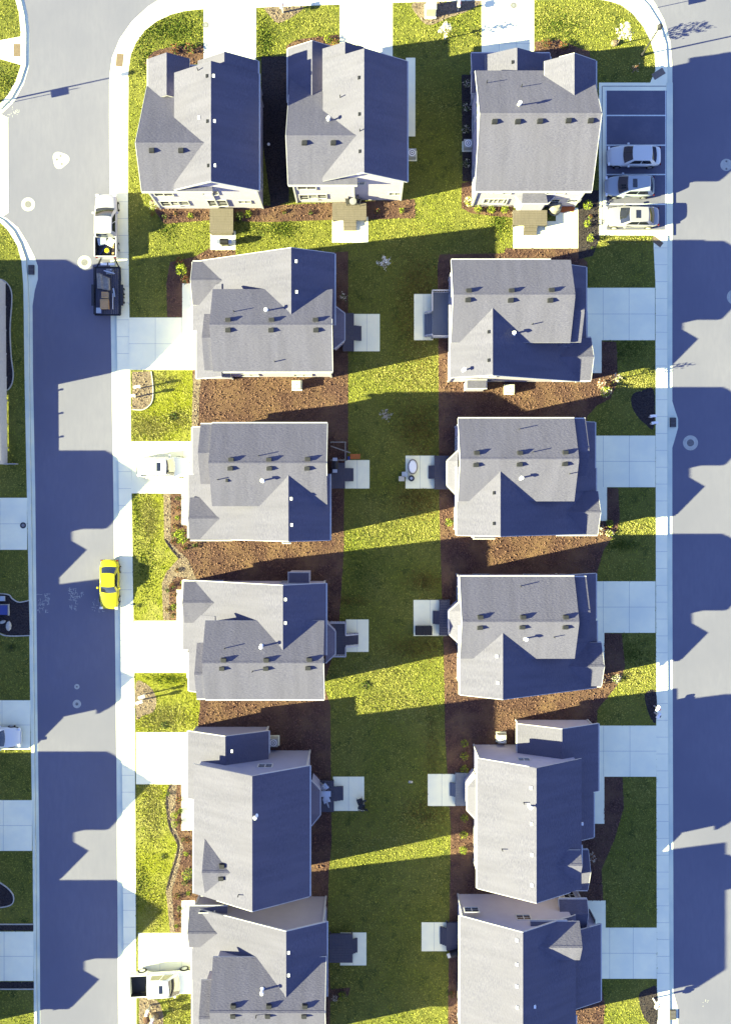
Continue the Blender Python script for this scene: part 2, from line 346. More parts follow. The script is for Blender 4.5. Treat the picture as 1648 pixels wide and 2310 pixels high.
mul([(315, 2246), (345, 2246), (362, 2262), (370, 2290), (368, 2320), (372, 2400), (315, 2400)], 'gravel')
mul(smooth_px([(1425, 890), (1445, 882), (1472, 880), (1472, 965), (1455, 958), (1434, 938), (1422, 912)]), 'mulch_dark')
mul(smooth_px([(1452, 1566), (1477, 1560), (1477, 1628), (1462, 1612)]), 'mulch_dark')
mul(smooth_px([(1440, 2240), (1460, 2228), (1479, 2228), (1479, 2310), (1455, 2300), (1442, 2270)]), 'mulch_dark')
mul([(370, 1114), (386, 1114), (386, 1225), (425, 1262), (445, 1310), (400, 1300), (382, 1320), (384, 1399), (369, 1399), (366, 1316), (375, 1292), (404, 1259), (371, 1216)], 'gravel', Z_MULCH + .003)
mul([(385, 1768), (400, 1768), (394, 1860), (415, 1912), (400, 1972), (388, 2010), (396, 2102), (385, 2102), (375, 2006), (385, 1972), (402, 1907), (382, 1864), (375, 1802)], 'gravel', Z_MULCH + .003)
mul([(437, 845), (455, 848), (450, 900), (447, 990), (432, 990)], 'gravel', Z_MULCH + .003)
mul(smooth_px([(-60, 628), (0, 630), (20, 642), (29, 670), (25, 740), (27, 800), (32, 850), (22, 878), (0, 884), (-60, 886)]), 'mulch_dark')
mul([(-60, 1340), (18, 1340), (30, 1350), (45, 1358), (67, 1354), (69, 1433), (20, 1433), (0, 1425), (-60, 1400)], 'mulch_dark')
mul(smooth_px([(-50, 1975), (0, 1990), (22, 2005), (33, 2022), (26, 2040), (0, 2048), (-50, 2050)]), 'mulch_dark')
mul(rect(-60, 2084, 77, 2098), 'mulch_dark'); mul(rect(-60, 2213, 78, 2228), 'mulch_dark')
# bed edgings
def edging(px, label, m='stone', w=.09):
    b = MB()
    for i in range(len(px) - 1):
        p, q = P(*px[i]), P(*px[i + 1]); p.z = q.z = .16; b.beam(p, q, w, M[m], .08)
    return set_base(b.build('bed_edging'), label, 'edging', 'edgings of planting beds')
edging(smooth_px([(-40, 628), (0, 630), (20, 642), (29, 670), (25, 740), (27, 800), (32, 850), (22, 878), (0, 884)], False), 'pale looping edging of the long shaded bed at the left frame edge')
edging(smooth_px([(-30, 1338), (18, 1340), (30, 1350), (45, 1358), (67, 1354)], False), 'wavy pale edging above the small bed with stones at the left frame edge')
edging(smooth_px([(-20, 1415), (5, 1430), (25, 1434), (69, 1433)], False), 'straight pale edging below the small bed with stones at the left frame edge')
edging(smooth_px([(-20, 1978), (0, 1988), (22, 2004), (33, 2022), (26, 2040), (-10, 2047)], False), 'rounded pale edging of the little bed at the lower left frame edge')
edging([(-20, 2083), (77, 2083)], 'pale edging just above the lowest left driveway'); edging([(-20, 2229), (78, 2229)], 'pale edging just below the lowest left driveway')
edging(smooth_px([(372, 1216), (385, 1236), (404, 1259)], False), 'short dark curved edging on the front lawn above the yellow car', 'mulch_dark')
edging(smooth_px([(385, 1768), (376, 1802), (383, 1864), (402, 1907), (385, 1972), (376, 2006)], False), 'long dark snaking edging on the fourth front lawn of the left column', 'mulch_dark')
edging(smooth_px([(342, 838), (346, 870), (345, 902), (336, 917), (321, 925), (299, 924)], False), 'cream curved edging of the mailbox bed below the topmost left driveway')

# concrete: driveways, walks, patios
def slab(name, x0, y0, x1, y1, nx=0, ny=0, m='concrete', z=Z_CON, skew=0):
    pts = [(x0, y0), (x1, y0), (x1, y1), (x0, y1)]
    o = sheet(name, pts, z, M[m], z0=.1)
    if nx or ny:
        b = MB()
        for i in range(1, nx):
            x = x0 + (x1 - x0) * i / nx; p, q = P(x, y0), P(x, y1); b.box(p.x - .012, p.x + .012, q.y, p.y, z - .01, z + .004, M['joint'])
        for j in range(1, ny):
            y = y0 + (y1 - y0) * j / ny; p, q = P(x0, y), P(x1, y); b.box(p.x, q.x, p.y - .0125, p.y + .0125, z - .01, z + .0045, M['joint'])
        j = b.build('expansion_joint', o)
    return o
slab('driveway', 460, 20, 578, 150, 2, 3); slab('driveway', 766, 9, 885, 140, 3, 3); slab('driveway', 1085, 1, 1203, 150, 3, 3)
slab('driveway', 292, 717, 470, 835, 3, 2); slab('driveway', 298, 996, 470, 1113, 3, 2); slab('driveway', 304, 1400, 460, 1517, 3, 2)
slab('driveway', 308, 1651, 470, 1768, 3, 2); slab('driveway', 313, 2103, 460, 2240, 3, 3)
slab('driveway', 1300, 650, 1475, 768, 3, 2); slab('driveway', 1300, 983, 1476, 1099, 3, 2); slab('driveway', 1300, 1311, 1476, 1427, 3, 2)
slab('driveway', 1300, 1636, 1478, 1751, 3, 2); slab('driveway', 1320, 2091, 1479, 2206, 3, 2)
slab('driveway', -120, 1123, 63, 1240, 3, 2); slab('driveway', -120, 1579, 70, 1690, 3, 2); slab('driveway', -120, 1804, 74, 1918, 3, 2); slab('driveway', -120, 2100, 77, 2211, 3, 2)
for a in ((412, 640, 445, 717), (410, 1113, 445, 1141 + 44), (399, 1330, 430, 1400), (410, 1768, 440, 1872), (410, 2030, 440, 2103),
          (1320, 768, 1355, 842), (1330, 1099, 1367, 1175), (1330, 1427, 1361, 1502), (1330, 1751, 1361, 1857), (1318, 2030, 1364, 2091), (915, 132, 936, 309)):
    slab('path', *a)
for a in ((798, 709, 856, 793), (778, 1038, 833, 1102), (780, 1397, 831, 1470), (751, 1751, 821, 1828), (767, 2102, 826, 2176),
          (933, 664, 976, 768), (914, 1028, 979, 1102), (932, 1353, 1007, 1434), (964, 1745, 1027, 1817), (950, 2079, 1007, 2144),
          (475, 522, 532, 565), (749, 490, 830, 548), (1156, 500, 1302, 561), (1252, 470, 1302, 500)):
    slab('patio', *a, 2, 1)
# parking lot on the right
sheet('parking_lot_kerb', [(1349, 188), (1500, 188), (1500, 532), (1349, 532)], Z_CON, M['concrete'], z0=.1)
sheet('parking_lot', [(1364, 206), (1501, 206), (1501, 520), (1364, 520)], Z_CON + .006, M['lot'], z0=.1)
sheet('gutter', [(1501, 188), (1515, 188), (1515, 532), (1501, 532)], Z_CON + .006, M['concrete2'], z0=.1)
b = MB()
for y in (262, 329, 395, 462):
    p, q = P(1364, y), P(1500, y); b.box(p.x, q.x, p.y - .055, p.y + .055, Z_CON, Z_CON + .011, M['line'])
for x in (1499, 1365.2):
    p, q = P(x, 206), P(x, 520); b.box(p.x - .04, p.x + .04, q.y, p.y, Z_CON, Z_CON + .0105, M['line'])
set_base(b.build('parking_line'), kind='structure')
b = MB(); p, q = P(1356, 196), P(1356, 525); b.box(p.x - .03, p.x + .03, q.y, p.y, Z_CON, Z_CON + .006, M['tarjoint'])
p, q = P(1356, 196), P(1500, 196); b.box(p.x + .03, q.x, p.y - .03, p.y + .03, Z_CON, Z_CON + .0065, M['tarjoint'])
set_base(b.build('kerb_joint'), kind='structure')
# sidewalk joints
b = MB()
def walkjoint(xa, xb, ys, z=Z_WALK):
    for y in ys:
        p, q = P(xa(y), y), P(xb(y), y); b.box(p.x, q.x, p.y - .012, p.y + .012, z - .02, z + .003, M['joint'])
walkjoint(lambda y: 262 + (y - 480) * .0105, lambda y: 290 + (y - 480) * .0105, range(190, 2310, 38))
walkjoint(lambda y: 1473 if y < 700 else 1477, lambda y: 1503 + max(0, y - 1300) * .005, range(560, 2310, 38))
for k, x in enumerate(range(480, 1400, 38)):
    p, q = P(x, 22 - (x - 460) * .0225), P(x, -24); b.box(p.x - .012, p.x + .012, p.y, q.y, Z_WALK - .02, Z_WALK + .003, M['joint'])
set_base(b.build('sidewalk_joint'), kind='structure')

def disk(b, px, py, r, z, m, n=28, rr=None, wob=0):
    c = P(px, py); pts = []
    for i in range(n):
        a = 2 * math.pi * i / n; k = 1 + wob * math.sin(3 * a + 1)
        pts.append((c.x + r * k * math.cos(a), c.y + (rr or r) * k * math.sin(a)))
    b.prism(pts, .002, z, m)
def manhole(px, py, r, ri, label, wob=0, holes=None, z=.010):
    o = empty('manhole', P(px, py, .0), label, 'manhole', 'manholes in the streets')
    b = MB(); disk(b, px, py, r, z, M['pave_ring'], wob=wob); b.build('collar', o)
    for (dx, dy) in holes or [(0, 0)]:
        b = MB(); disk(b, px + dx, py + dy, ri, z + .005, M['iron']); b.build('cover', o)
manhole(137, 361, .74, .10, 'broad pale concrete patch with three small lids in the upper left street', .12, [(-8, -1), (0, -9), (3, 9)])
manhole(64, 461, .62, .30, 'pale ring manhole near the upper left kerb, above the lower left corner lawn')
manhole(191, 592, .62, .30, 'pale ring manhole beside the trailer, where the first street shadow begins')
manhole(174, 1549, .24, .08, 'small pale disc manhole in the shaded left street')
manhole(174, 1588, .38, .14, 'ring manhole just below the small disc in the shaded left street')
manhole(1556, 999, .68, .32, 'large ring manhole with dark lid in the shaded right street')
manhole(1637, 372, .55, .09, 'pale oval patch with two small lids at the right frame edge', 0, [(0, -8), (0, 9)])
manhole(1655, 670, .68, .32, 'ring manhole cut by the right frame edge, level with the topmost right driveway')
for (x, y, lab, z) in ((465, 58, 'small grey round lid at the left edge of the first top driveway', Z_CON), (1157, 14, 'small round lid in the top right driveway', Z_CON), (54, 1185, 'dark round lid in the shaded left driveway', Z_CON)):
    o = empty('utility_cover', P(x, y), lab, 'utility cover', 'small round lids in driveways')
    b = MB(); disk(b, x, y, .28, z + .008, M['iron'] if x > 100 else M['darkmetal'], 20); b.build('frame_ring', o)
    b = MB(); disk(b, x, y, .15, z + .012, M['grey'], 16); b.build('lid', o)
def grate(px, py, label):
    o = empty('storm_drain', P(px, py), label, 'storm drain', 'storm drain grates at the kerbs')
    b = MB(); c = P(px, py); b.box(c.x - .26, c.x + .26, c.y - .42, c.y + .42, .01, Z_WALK + .02, M['grate']); b.build('drain_box', o)
    b = MB()
    for i in range(7): y = c.y - .36 + i * .12; b.box(c.x - .22, c.x + .22, y - .02, y + .02, .1, Z_WALK + .028, M['iron'])
    b.build('bar_grille', o)
grate(72, 609, 'dark grate at the left kerb beside the shaded lawn'); grate(1516, 953, 'dark grate in the bulge of the right kerb, middle of the frame'); grate(1516, 2288, 'dark grate at the right kerb near the bottom of the frame')
def pad(px, py, w, h, rz, m, label, name='tactile_pad', cat='tactile pad'):
    c = P(px, py); b = MB(); b.box(-w / 2, w / 2, -h / 2, h / 2, 0, .012, M[m])
    for i in range(int(w / .12)):
        for j in range(int(h / .12)): b.cyl((-w / 2 + .08 + i * .12, -h / 2 + .08 + j * .12, .011), .025, .008, M[m], 5)
    o = b.build(name, None); o.location = (c.x, c.y, Z_WALK + .001 if px > 60 else Z_CON + .001); o.rotation_euler.z = rz; set_base(o, label, cat, 'tactile pads at kerb ramps')
pad(271, 137, .62, 1.15, R(-6), 'tactile', 'tan tactile pad on the curving upper left sidewalk')
pad(40, 115, .60, 1.15, 0, 'tactile', 'tan tactile pad on the ramp at the left frame edge')
pad(1483, 168, 1.15, .6, R(32), 'tactile2', 'dark grey tactile pad on the shaded corner above the parking lot')
pad(1480, 546, 1.05, .5, R(-38), 'tactile', 'pale tan tactile pad on the sunlit sidewalk below the parking lot')
# chalky utility marks on the asphalt
rm = random.Random(3); b = MB()
for (cx_, cy_, n, sx, sy) in ((98, 1360, 46, 14, 22), (165, 1352, 40, 9, 24), (172, 1342, 16, 18, 6), (222, 1366, 30, 16, 16), (30, 255, 20, 16, 14), (1592, 2262, 5, 8, 8)):
    for i in range(n):
        p = P(cx_ + rm.uniform(-sx, sx), cy_ + rm.uniform(-sy, sy)); a = rm.choice([0, .2, 1.5, 1.8]); L = rm.uniform(.03, .15); d = Vector((math.cos(a), math.sin(a), 0)) * L; e = Vector((-d.y, d.x, 0)).normalized() * .017
        b.prism([p + d + e, p - d + e, p - d - e, p + d - e], .004, .008 + .0003 * (i % 9), M['pave_ring'])
set_base(b.build('utility_marking'), kind='structure')

# ---------------------------------------------------------------- houses
OV = .32; TH = .16
class Block:
    pass
def make_block(axis, rpx, hr, t, lo, hi, a, b_, ground=False, shift=(0, 0)):
    if ground:                                      # given directly as ground positions
        k = Block(); k.axis, k.hr, k.t = axis, hr, t
        X = (lambda p: (p - CX) / S) if axis == 'y' else (lambda p: -(p - CY) / S)
        Y = (lambda p: -(p - CY) / S) if axis == 'y' else (lambda p: (p - CX) / S)
        k.r = X(rpx); k.e1, k.e2 = sorted((X(lo), X(hi))); k.a, k.b = sorted((Y(a), Y(b_)))
        k.h1 = hr - t * (k.r - k.e1); k.h2 = hr - t * (k.e2 - k.r); return k
    k = Block(); k.axis, k.hr, k.t = axis, hr, t
    X = (lambda p: (p - CX) / S) if axis == 'y' else (lambda p: -(p - CY) / S)
    Y = (lambda p: -(p - CY) / S) if axis == 'y' else (lambda p: (p - CX) / S)
    kr = (H - hr) / H; k.r = X(rpx) * kr
    def eave(px):
        x0 = X(px); s = 1 if x0 * kr > k.r else -1
        # x = x0*(H-h)/H, h = hr - t*s*(x-r)
        return x0 * (H - hr - t * s * k.r) / (H - x0 * t * s)
    e = sorted((eave(lo), eave(hi))); k.e1, k.e2 = e
    f = sorted((Y(a) * kr, Y(b_) * kr)); k.a, k.b = f
    dx, dy = shift
    if axis == 'y': k.r += dx; k.e1 += dx; k.e2 += dx; k.a += dy; k.b += dy
    else: k.r += dy; k.e1 += dy; k.e2 += dy; k.a += dx; k.b += dx
    k.h1 = hr - t * (k.r - k.e1); k.h2 = hr - t * (k.e2 - k.r)
    return k
def bpt(k, u, v, z): return (u, v, z) if k.axis == 'y' else (v, u, z)     # u across the ridge, v along it
def roof_h(k, x, y):
    u, v = (x, y) if k.axis == 'y' else (y, x)
    if u < k.e1 or u > k.e2 or v < k.a or v > k.b: return -1
    return k.hr - k.t * abs(u - k.r)
def in_walls(k, x, y, z, m=.0):
    u, v = (x, y) if k.axis == 'y' else (y, x)
    return k.e1 + OV - m < u < k.e2 - OV + m and k.a + OV - m < v < k.b - OV + m and z < k.hr - k.t * abs(u - k.r) + .3
def add_prism(b, k, prof, v0, v1, m, mats=None):
    n = len(prof); V = [bpt(k, u, v0, z) for u, z in prof] + [bpt(k, u, v1, z) for u, z in prof]
    flip = (k.axis == 'y')
    for i in range(n):
        f = (i, (i + 1) % n, (i + 1) % n + n, i + n)
        b.mesh(V, [f if not flip else f[::-1]], mats[i] if mats else m)
    e0, e1 = tuple(range(n)), tuple(range(n, 2 * n))
    b.mesh(V, [e0[::-1] if not flip else e0, e1 if not flip else e1[::-1]], mats[-1] if mats else m)

WINS = {}
def add_window(par, p, d, w=1.0, h=1.25, n=2):
    """window centred at p on a wall facing d (unit x/y)"""
    d = Vector(d); s = Vector((-d.y, d.x, 0)); p = Vector(p)
    f = MB(); tr = M['trim']
    def bx(b, u0, u1, z0, z1, o0, o1, m):
        c = [p + s * u0 + d * o0, p + s * u1 + d * o1]
        b.box(min(c[0].x, c[1].x), max(c[0].x, c[1].x), min(c[0].y, c[1].y), max(c[0].y, c[1].y), p.z + z0, p.z + z1, m)
    W, Hh = w / 2, h / 2
    bx(f, -W - .1, -W, -Hh - .1, Hh + .1, -.02, .06, tr); bx(f, W, W + .1, -Hh - .1, Hh + .1, -.02, .06, tr)
    bx(f, -W, W, Hh, Hh + .1, -.02, .055, tr); bx(f, -W, W, -Hh - .1, -Hh, -.02, .09, tr)
    for i in range(1, n): x = -W + w * i / n; bx(f, x - .045, x + .045, -Hh, Hh, -.02, .045, tr)
    for i in range(n): x0 = -W + w * i / n; bx(f, x0 + .03, x0 + w / n - .03, -.02, .02, -.02, .03, tr)
    fo = f.build('window', par)
    g = MB(); bx(g, -W, W, -Hh, Hh, -.02, .012, M['glass']); g.build('pane', fo)
    return fo

def house(name, label, blocks, vents=(), pipes=(), sp=(), sh=(0, 0), siding='siding', wins=(), garage=(), doors=(), bays=(), boxes=(), autow=True, cat='house', grp='two-storey grey-roofed houses'):
    ks = [make_block(*bl, shift=sh) for bl in blocks]
    k0 = ks[0]; c = bpt(k0, (k0.e1 + k0.e2) / 2, (k0.a + k0.b) / 2, 0)
    root = empty('house', (c[0], c[1], .12), label, cat, grp)
    wall = MB(); WM = M[siding]
    for i, k in enumerate(ks):
        u0, u1 = k.e1 + OV + i * .004, k.e2 - OV - i * .004; v0, v1 = k.a + OV + i * .004, k.b - OV - i * .004
        zt = lambda u: k.hr - k.t * abs(u - k.r) - TH + .03
        prof = [(u0, .05), (u1, .05), (u1, zt(u1)), (k.r, zt(k.r)), (u0, zt(u0))]
        if k.r > u1 or k.r < u0: prof = [(u0, .05), (u1, .05), (u1, zt(u1)), (u0, zt(u0))]
        add_prism(wall, k, prof, v0, v1, WM)
        # corner boards
        for uu in (u0, u1):
            for vv in (v0, v1):
                x, y, _ = bpt(k, uu, vv, 0)
                if not any(in_walls(q, x, y, 1.0, .0) for q in ks if q is not k):
                    wall.box(x - .07, x + .07, y - .07, y + .07, .05, max(1.0, zt(uu) - .05), M['trim'])
    wo_ = wall.build('wall', root)
    for i, k in enumerate(ks):
        rf = MB(); SH = M['shingle_' + k.axis]; TR = M['trim']
        prof = [(k.e1, k.h1 - TH), (k.r, k.hr - TH), (k.e2, k.h2 - TH), (k.e2, k.h2), (k.r, k.hr), (k.e1, k.h1)]
        add_prism(rf, k, prof, k.a + i * .002, k.b - i * .002, SH, [TR, TR, TR, SH, SH, TR, TR])
        ro = rf.build('roof', root)
        g = MB()                                    # gutters and rake boards
        for (u, h, s) in ((k.e1, k.h1, -1), (k.e2, k.h2, 1)):
            if abs(u - k.r) < .8: continue
            if g.v: g.build('gutter', ro); g = MB()
            p, q = bpt(k, u, k.a, 0), bpt(k, u + s * .13, k.b, 0)
            segs = 12; L = (k.b - k.a) / segs
            for j in range(segs):                   # leave the gutter out where another roof covers it
                va, vb = k.a + j * L, k.a + (j + 1) * L
                xm, ym, _ = bpt(k, u + s * .1, (va + vb) / 2, 0)
                if any(roof_h(o_, xm, ym) > 1 for o_ in ks if o_ is not k): continue
                p, q = bpt(k, u, va, 0), bpt(k, u + s * .11, vb, 0)
                g.box(min(p[0], q[0]), max(p[0], q[0]), min(p[1], q[1]), max(p[1], q[1]), h - .17, h - .03, TR)
        for v, s in ((k.a, -1), (k.b, 1)):
            for (u, h) in ((k.e1, k.h1), (k.e2, k.h2)):
                if g.v: g.build('gutter', ro); g = MB()
                ns = max(1, int(abs(u - k.r) / .5))
                for j in range(ns):
                    ua, ub = u + (k.r - u) * j / ns, u + (k.r - u) * (j + 1) / ns
                    xm, ym, _ = bpt(k, (ua + ub) / 2, v + s * .1, 0)
                    if any(roof_h(o_, xm, ym) > 1 for o_ in ks if o_ is not k): continue
                    ha, hb = k.hr - k.t * abs(ua - k.r), k.hr - k.t * abs(ub - k.r)
                    prof = [(ua, ha - TH - .03), (ub, hb - TH - .03), (ub, hb + .012), (ua, ha + .012)]
                    if ua > ub: prof = [prof[1], prof[0], prof[3], prof[2]]
                    add_prism(g, k, prof, min(v, v + s * .045), max(v, v + s * .045), TR)
        if g.v: g.build('gutter', ro)
        rc = MB()                                   # ridge cap
        prof = [(k.r - .15, k.hr - k.t * .15 + .002), (k.r + .15, k.hr - k.t * .15 + .002), (k.r + .15, k.hr - k.t * .15 + .025), (k.r, k.hr + .028), (k.r - .15, k.hr - k.t * .15 + .025)]
        if k.e1 < k.r - .2 and k.e2 > k.r + .2:
            add_prism(rc, k, prof, k.a + .02, k.b - .02, SH); rc.build('ridge_cap', ro)
        k.ro = ro
    def on_roof(px, py):
        z = 10.0
        while z > 1:
            p = P(px, py, z); x, y = p.x + sh[0], p.y + sh[1]
            best = max(ks, key=lambda q: roof_h(q, x, y))
            if roof_h(best, x, y) >= z: return Vector((x, y, roof_h(best, x, y))), best
            z -= .02
        return None, None
    for (px, py) in vents:                          # square static vents with a hood
        p, k = on_roof(px, py)
        if p is None: continue
        b = MB(); dn = (1 if (p.x > k.r) else -1) if k.axis == 'y' else (1 if (p.y > k.r) else -1)
        b.box(p.x - .20, p.x + .20, p.y - .17, p.y + .17, p.z - .1, p.z + .07, M['ventdark'])
        b.box(p.x - .16, p.x + .24, p.y - .15, p.y + .15, p.z + .07, p.z + .22, M['ventdark'])
        b.build('roof_vent', k.ro)
    for (px, py) in pipes:                          # tall flue with white cap
        p, k = on_roof(px, py)
        if p is None: continue
        b = MB(); b.cyl((p.x, p.y, p.z - .2), .07, .75, M['whitemetal'], 10); b.cyl((p.x, p.y, p.z + .5), .17, .16, M['whitemetal'], 12, .13); b.cyl((p.x, p.y, p.z - .06), .2, .1, M['whitemetal'], 12, .08)
        b.build('flue_pipe', k.ro)
    for (px, py, kd) in sp:                         # small plumbing stacks / little caps
        p, k = on_roof(px, py)
        if p is None: continue
        b = MB(); m = M['whitemetal'] if kd == 'w' else M['ventdark']
        if kd == 'p': b.cyl((p.x, p.y, p.z - .1), .04, .55, m, 8)
        else: b.box(p.x - .09, p.x + .09, p.y - .13, p.y + .13, p.z - .08, p.z + .11, m)
        b.build('vent_stack', k.ro)
    def free(x, y, z, k=None, m=.1):
        return not any(in_walls(q, x, y, z, m) for q in ks if q is not k)
    if autow:
        for k in ks:
            for (u, s) in ((k.e1 + OV, -1), (k.e2 - OV, 1)):
                hw = k.hr - k.t * abs(u - k.r) - TH; L = k.b - k.a
                for z in ([1.55] if hw < 4.9 else [1.55, 4.25]):
                    if hw < 2.6: continue
                    for fr in ((.25, .72) if L > 5 else (.5,)):
                        v = k.a + L * fr; d = bpt(k, s, 0, 0); p = bpt(k, u, v, z)
                        if free(p[0] + d[0] * .3, p[1] + d[1] * .3, z, k, .7): add_window(root, p, d, 1.5 if L > 5 else .9, 1.25, 2)
            for (v, s) in ((k.a + OV, -1), (k.b - OV, 1)):
                for z in (1.55, 4.25):
                    for fr in ((.28, .72) if k.e2 - k.e1 > 5 else (.5,)):
                        u = k.e1 + (k.e2 - k.e1) * fr
                        if k.hr - k.t * abs(u - k.r) - TH < z + .9: continue
                        d = bpt(k, 0, s, 0); p = bpt(k, u, v, z)
                        if d[1] < -.5 and 'S' in wins: continue
                        if d[1] > .5 and 'N' in wins: continue
                        if free(p[0] + d[0] * .3, p[1] + d[1] * .3, z, k, .7): add_window(root, p, d, 1.2, 1.25, 2)
    for w in wins:
        if isinstance(w, str): continue
        (px, py, z, d, ww, hh) = w                  # picture position on the wall -> the wall plane
        p = P(px, py, z); best = None
        for k in ks:
            for v in ((k.a + OV, k.b - OV) if (k.axis == 'y') == (abs(d[1]) > .5) else (k.e1 + OV, k.e2 - OV)):
                cv = p.y if abs(d[1]) > .5 else p.x
                if best is None or abs(v - cv) < abs(best - cv): best = v
        if abs(d[1]) > .5: p.y = best - d[1] * .004
        else: p.x = best - d[0] * .004
        add_window(root, p, d, ww, hh, 2)
    for (px, py, d, ww) in garage:                  # on the wall facing d
        p = P(px, py, 0) + Vector((sh[0], sh[1], 0)); s = Vector((-d[1], d[0], 0)); d = Vector(d)
        q = wall_hit(ks, p, d)
        b = MB(); c0 = q - s * ww / 2; c1 = q + s * ww / 2 + d * .07
        b.box(c0.x - abs(d.x) * .02, c1.x, c0.y - abs(d.y) * .02, c1.y, .12, 2.3, M['whitemetal']); go = b.build('garage_door', root)
        b = MB()
        for i in range(1, 4):
            z = .12 + i * .54; e0 = q - s * (ww / 2 - .05) + d * .06; e1 = q + s * (ww / 2 - .05) + d * .075
            b.box(e0.x, e1.x, e0.y, e1.y, z - .012, z + .012, M['joint'])
        b.build('panel_seam', go)
    for (px, py, d) in doors:
        p = P(px, py, 0) + Vector((sh[0], sh[1], 0)); s = Vector((-d[1], d[0], 0)); d = Vector(d); q = wall_hit(ks, p, d)
        b = MB(); c0 = q - s * .48; c1 = q + s * .48 + d * .06; b.box(c0.x, c1.x, c0.y, c1.y, .15, 2.2, M['blue'] if px < 900 else M['grey']); do = b.build('door', root)
        b = MB(); h = q + s * .36 + d * .09; b.box(h.x - .03, h.x + .03, h.y - .03, h.y + .03, 1.08, 1.18, M['iron']); b.build('handle', do)
    for (pts, top, hb, ht) in bays:                 # three-sided bay: eave points, wall-line points
        E = [P(x, y, hb) + Vector((sh[0], sh[1], 0)) for x, y in pts]; T = [P(x, y, ht) + Vector((sh[0], sh[1], 0)) for x, y in top]
        b = MB(); cx = sum((e for e in E), Vector()) / len(E)
        wpts = [(e.x + (cx.x - e.x) * .16, e.y + (cx.y - e.y) * .16) for e in E]; b.prism(wpts, .05, hb - .05, WM); bo = b.build('bay', root)
        b = MB(); SHm = M['shingle']
        A, B, C_, D = E; t0, t1 = T
        b.poly([A, B, t0], SHm); b.poly([B, C_, t1, t0], SHm); b.poly([C_, D, t1], SHm)
        b.poly([A, D, C_, B], M['trim']); b.poly([A, t0, t1, D], SHm)
        b.build('bay_roof', bo)
        b = MB()
        for p, q in ((A, B), (B, C_), (C_, D)): b.beam(p - Vector((0, 0, .05)), q - Vector((0, 0, .05)), .14, M['trim'], .14)
        b.build('bay_gutter', bo)
    for (x0, y0, x1, y1, hb, rm_) in boxes:         # small bump-outs with a flat pent roof
        p, q = P(x0, y0, hb), P(x1, y1, hb)
        b = MB(); b.box(p.x + .1, q.x - .1, q.y + .1, p.y - .1, .05, hb - .1, WM); bo = b.build('bump_out', root)
        b = MB(); b.box(p.x, q.x, q.y, p.y, hb - .1, hb, M['trim']); b.box(p.x + .09, q.x - .09, q.y + .09, p.y - .09, hb, hb + .05, M['shingle']); b.build('bump_out_roof', bo)
    return root, ks
def wall_hit(ks, p, d):
    """outermost wall plane facing d near point p"""
    best = None
    for k in ks:
        for (c, dd) in ((k.e1 + OV, -1), (k.e2 - OV, 1), (k.a + OV, -1), (k.b - OV, 1)):
            pass
        xs = (k.e1, k.e2) if k.axis == 'y' else (k.a, k.b); ys = (k.a, k.b) if k.axis == 'y' else (k.e1, k.e2)
        if abs(d.x) > .5 and ys[0] - .3 < p.y < ys[1] + .3:
            c = xs[1] - OV if d.x > 0 else xs[0] + OV
            if best is None or (c - best) * d.x > 0: best = c
        if abs(d.y) > .5 and xs[0] - .3 < p.x < xs[1] + .3:
            c = ys[1] - OV if d.y > 0 else ys[0] + OV
            if best is None or (c - best) * d.y > 0: best = c
    q = Vector(p)
    if best is not None:
        if abs(d.x) > .5: q.x = best
        else: q.y = best
    return q

N_, S_, E_, W_ = (0, 1, 0), (0, -1, 0), (1, 0, 0), (-1, 0, 0)
# --- top row (garages face the top of the picture)
house('house', 'house at the top left of the block, inside the curving sidewalk corner', [
    ('y', 476, 8.0, .6, 393, 584, 137, 408.5),
    ('x', 322, 7.6, .6, 148, 432, 306, 470),
    ('y', 506, 7.25, .6, 446, 582, 117, 220),
    ('y', 376, 4.9, .6, 334, 428, 118, 215)],
    vents=[(342, 340), (408, 340)], sp=[(449, 266, 'w'), (467, 172, 'd'), (468, 274, 'd'), (470, 374, 'd'), (482, 172, 'w'), (484, 274, 'w'), (485, 374, 'w'), (447, 159, 'p')],
    wins=['S', (406, 459, 1.7, S_, 1.5, 1.0), (491, 460, 1.7, S_, 1.6, 1.5), (552, 455, 1.9, S_, 1.0, .6), (474, 432, 4.3, S_, 1.3, .9)], garage=[(518, 110, N_, 4.6)], doors=[(405, 110, N_)])
house('house', 'second house of the top row, with a wooden deck and white patio below it', [
    ('y', 821, 8.0, .6, 728, 918, 109, 388.5),
    ('x', 305.7, 7.6, .6, 137, 417, 645, 805),
    ('y', 778, 6.7, .6, 727, 820, 94, 190),
    ('y', 704, 4.9, .6, 649, 745, 92, 215)],
    vents=[(686, 323), (751, 323)], pipes=[(741, 272)], sp=[(809, 176, 'd'), (810, 258, 'd'), (811, 342, 'd'), (767, 220, 'p'), (811, 296, 'p')],
    wins=['S', (716, 441, 1.8, S_, 1.5, 1.0), (890, 438, 1.9, S_, .9, .6), (809, 412, 4.6, S_, .9, .5)], garage=[(818, 110, N_, 4.6)], doors=[(720, 100, N_)])
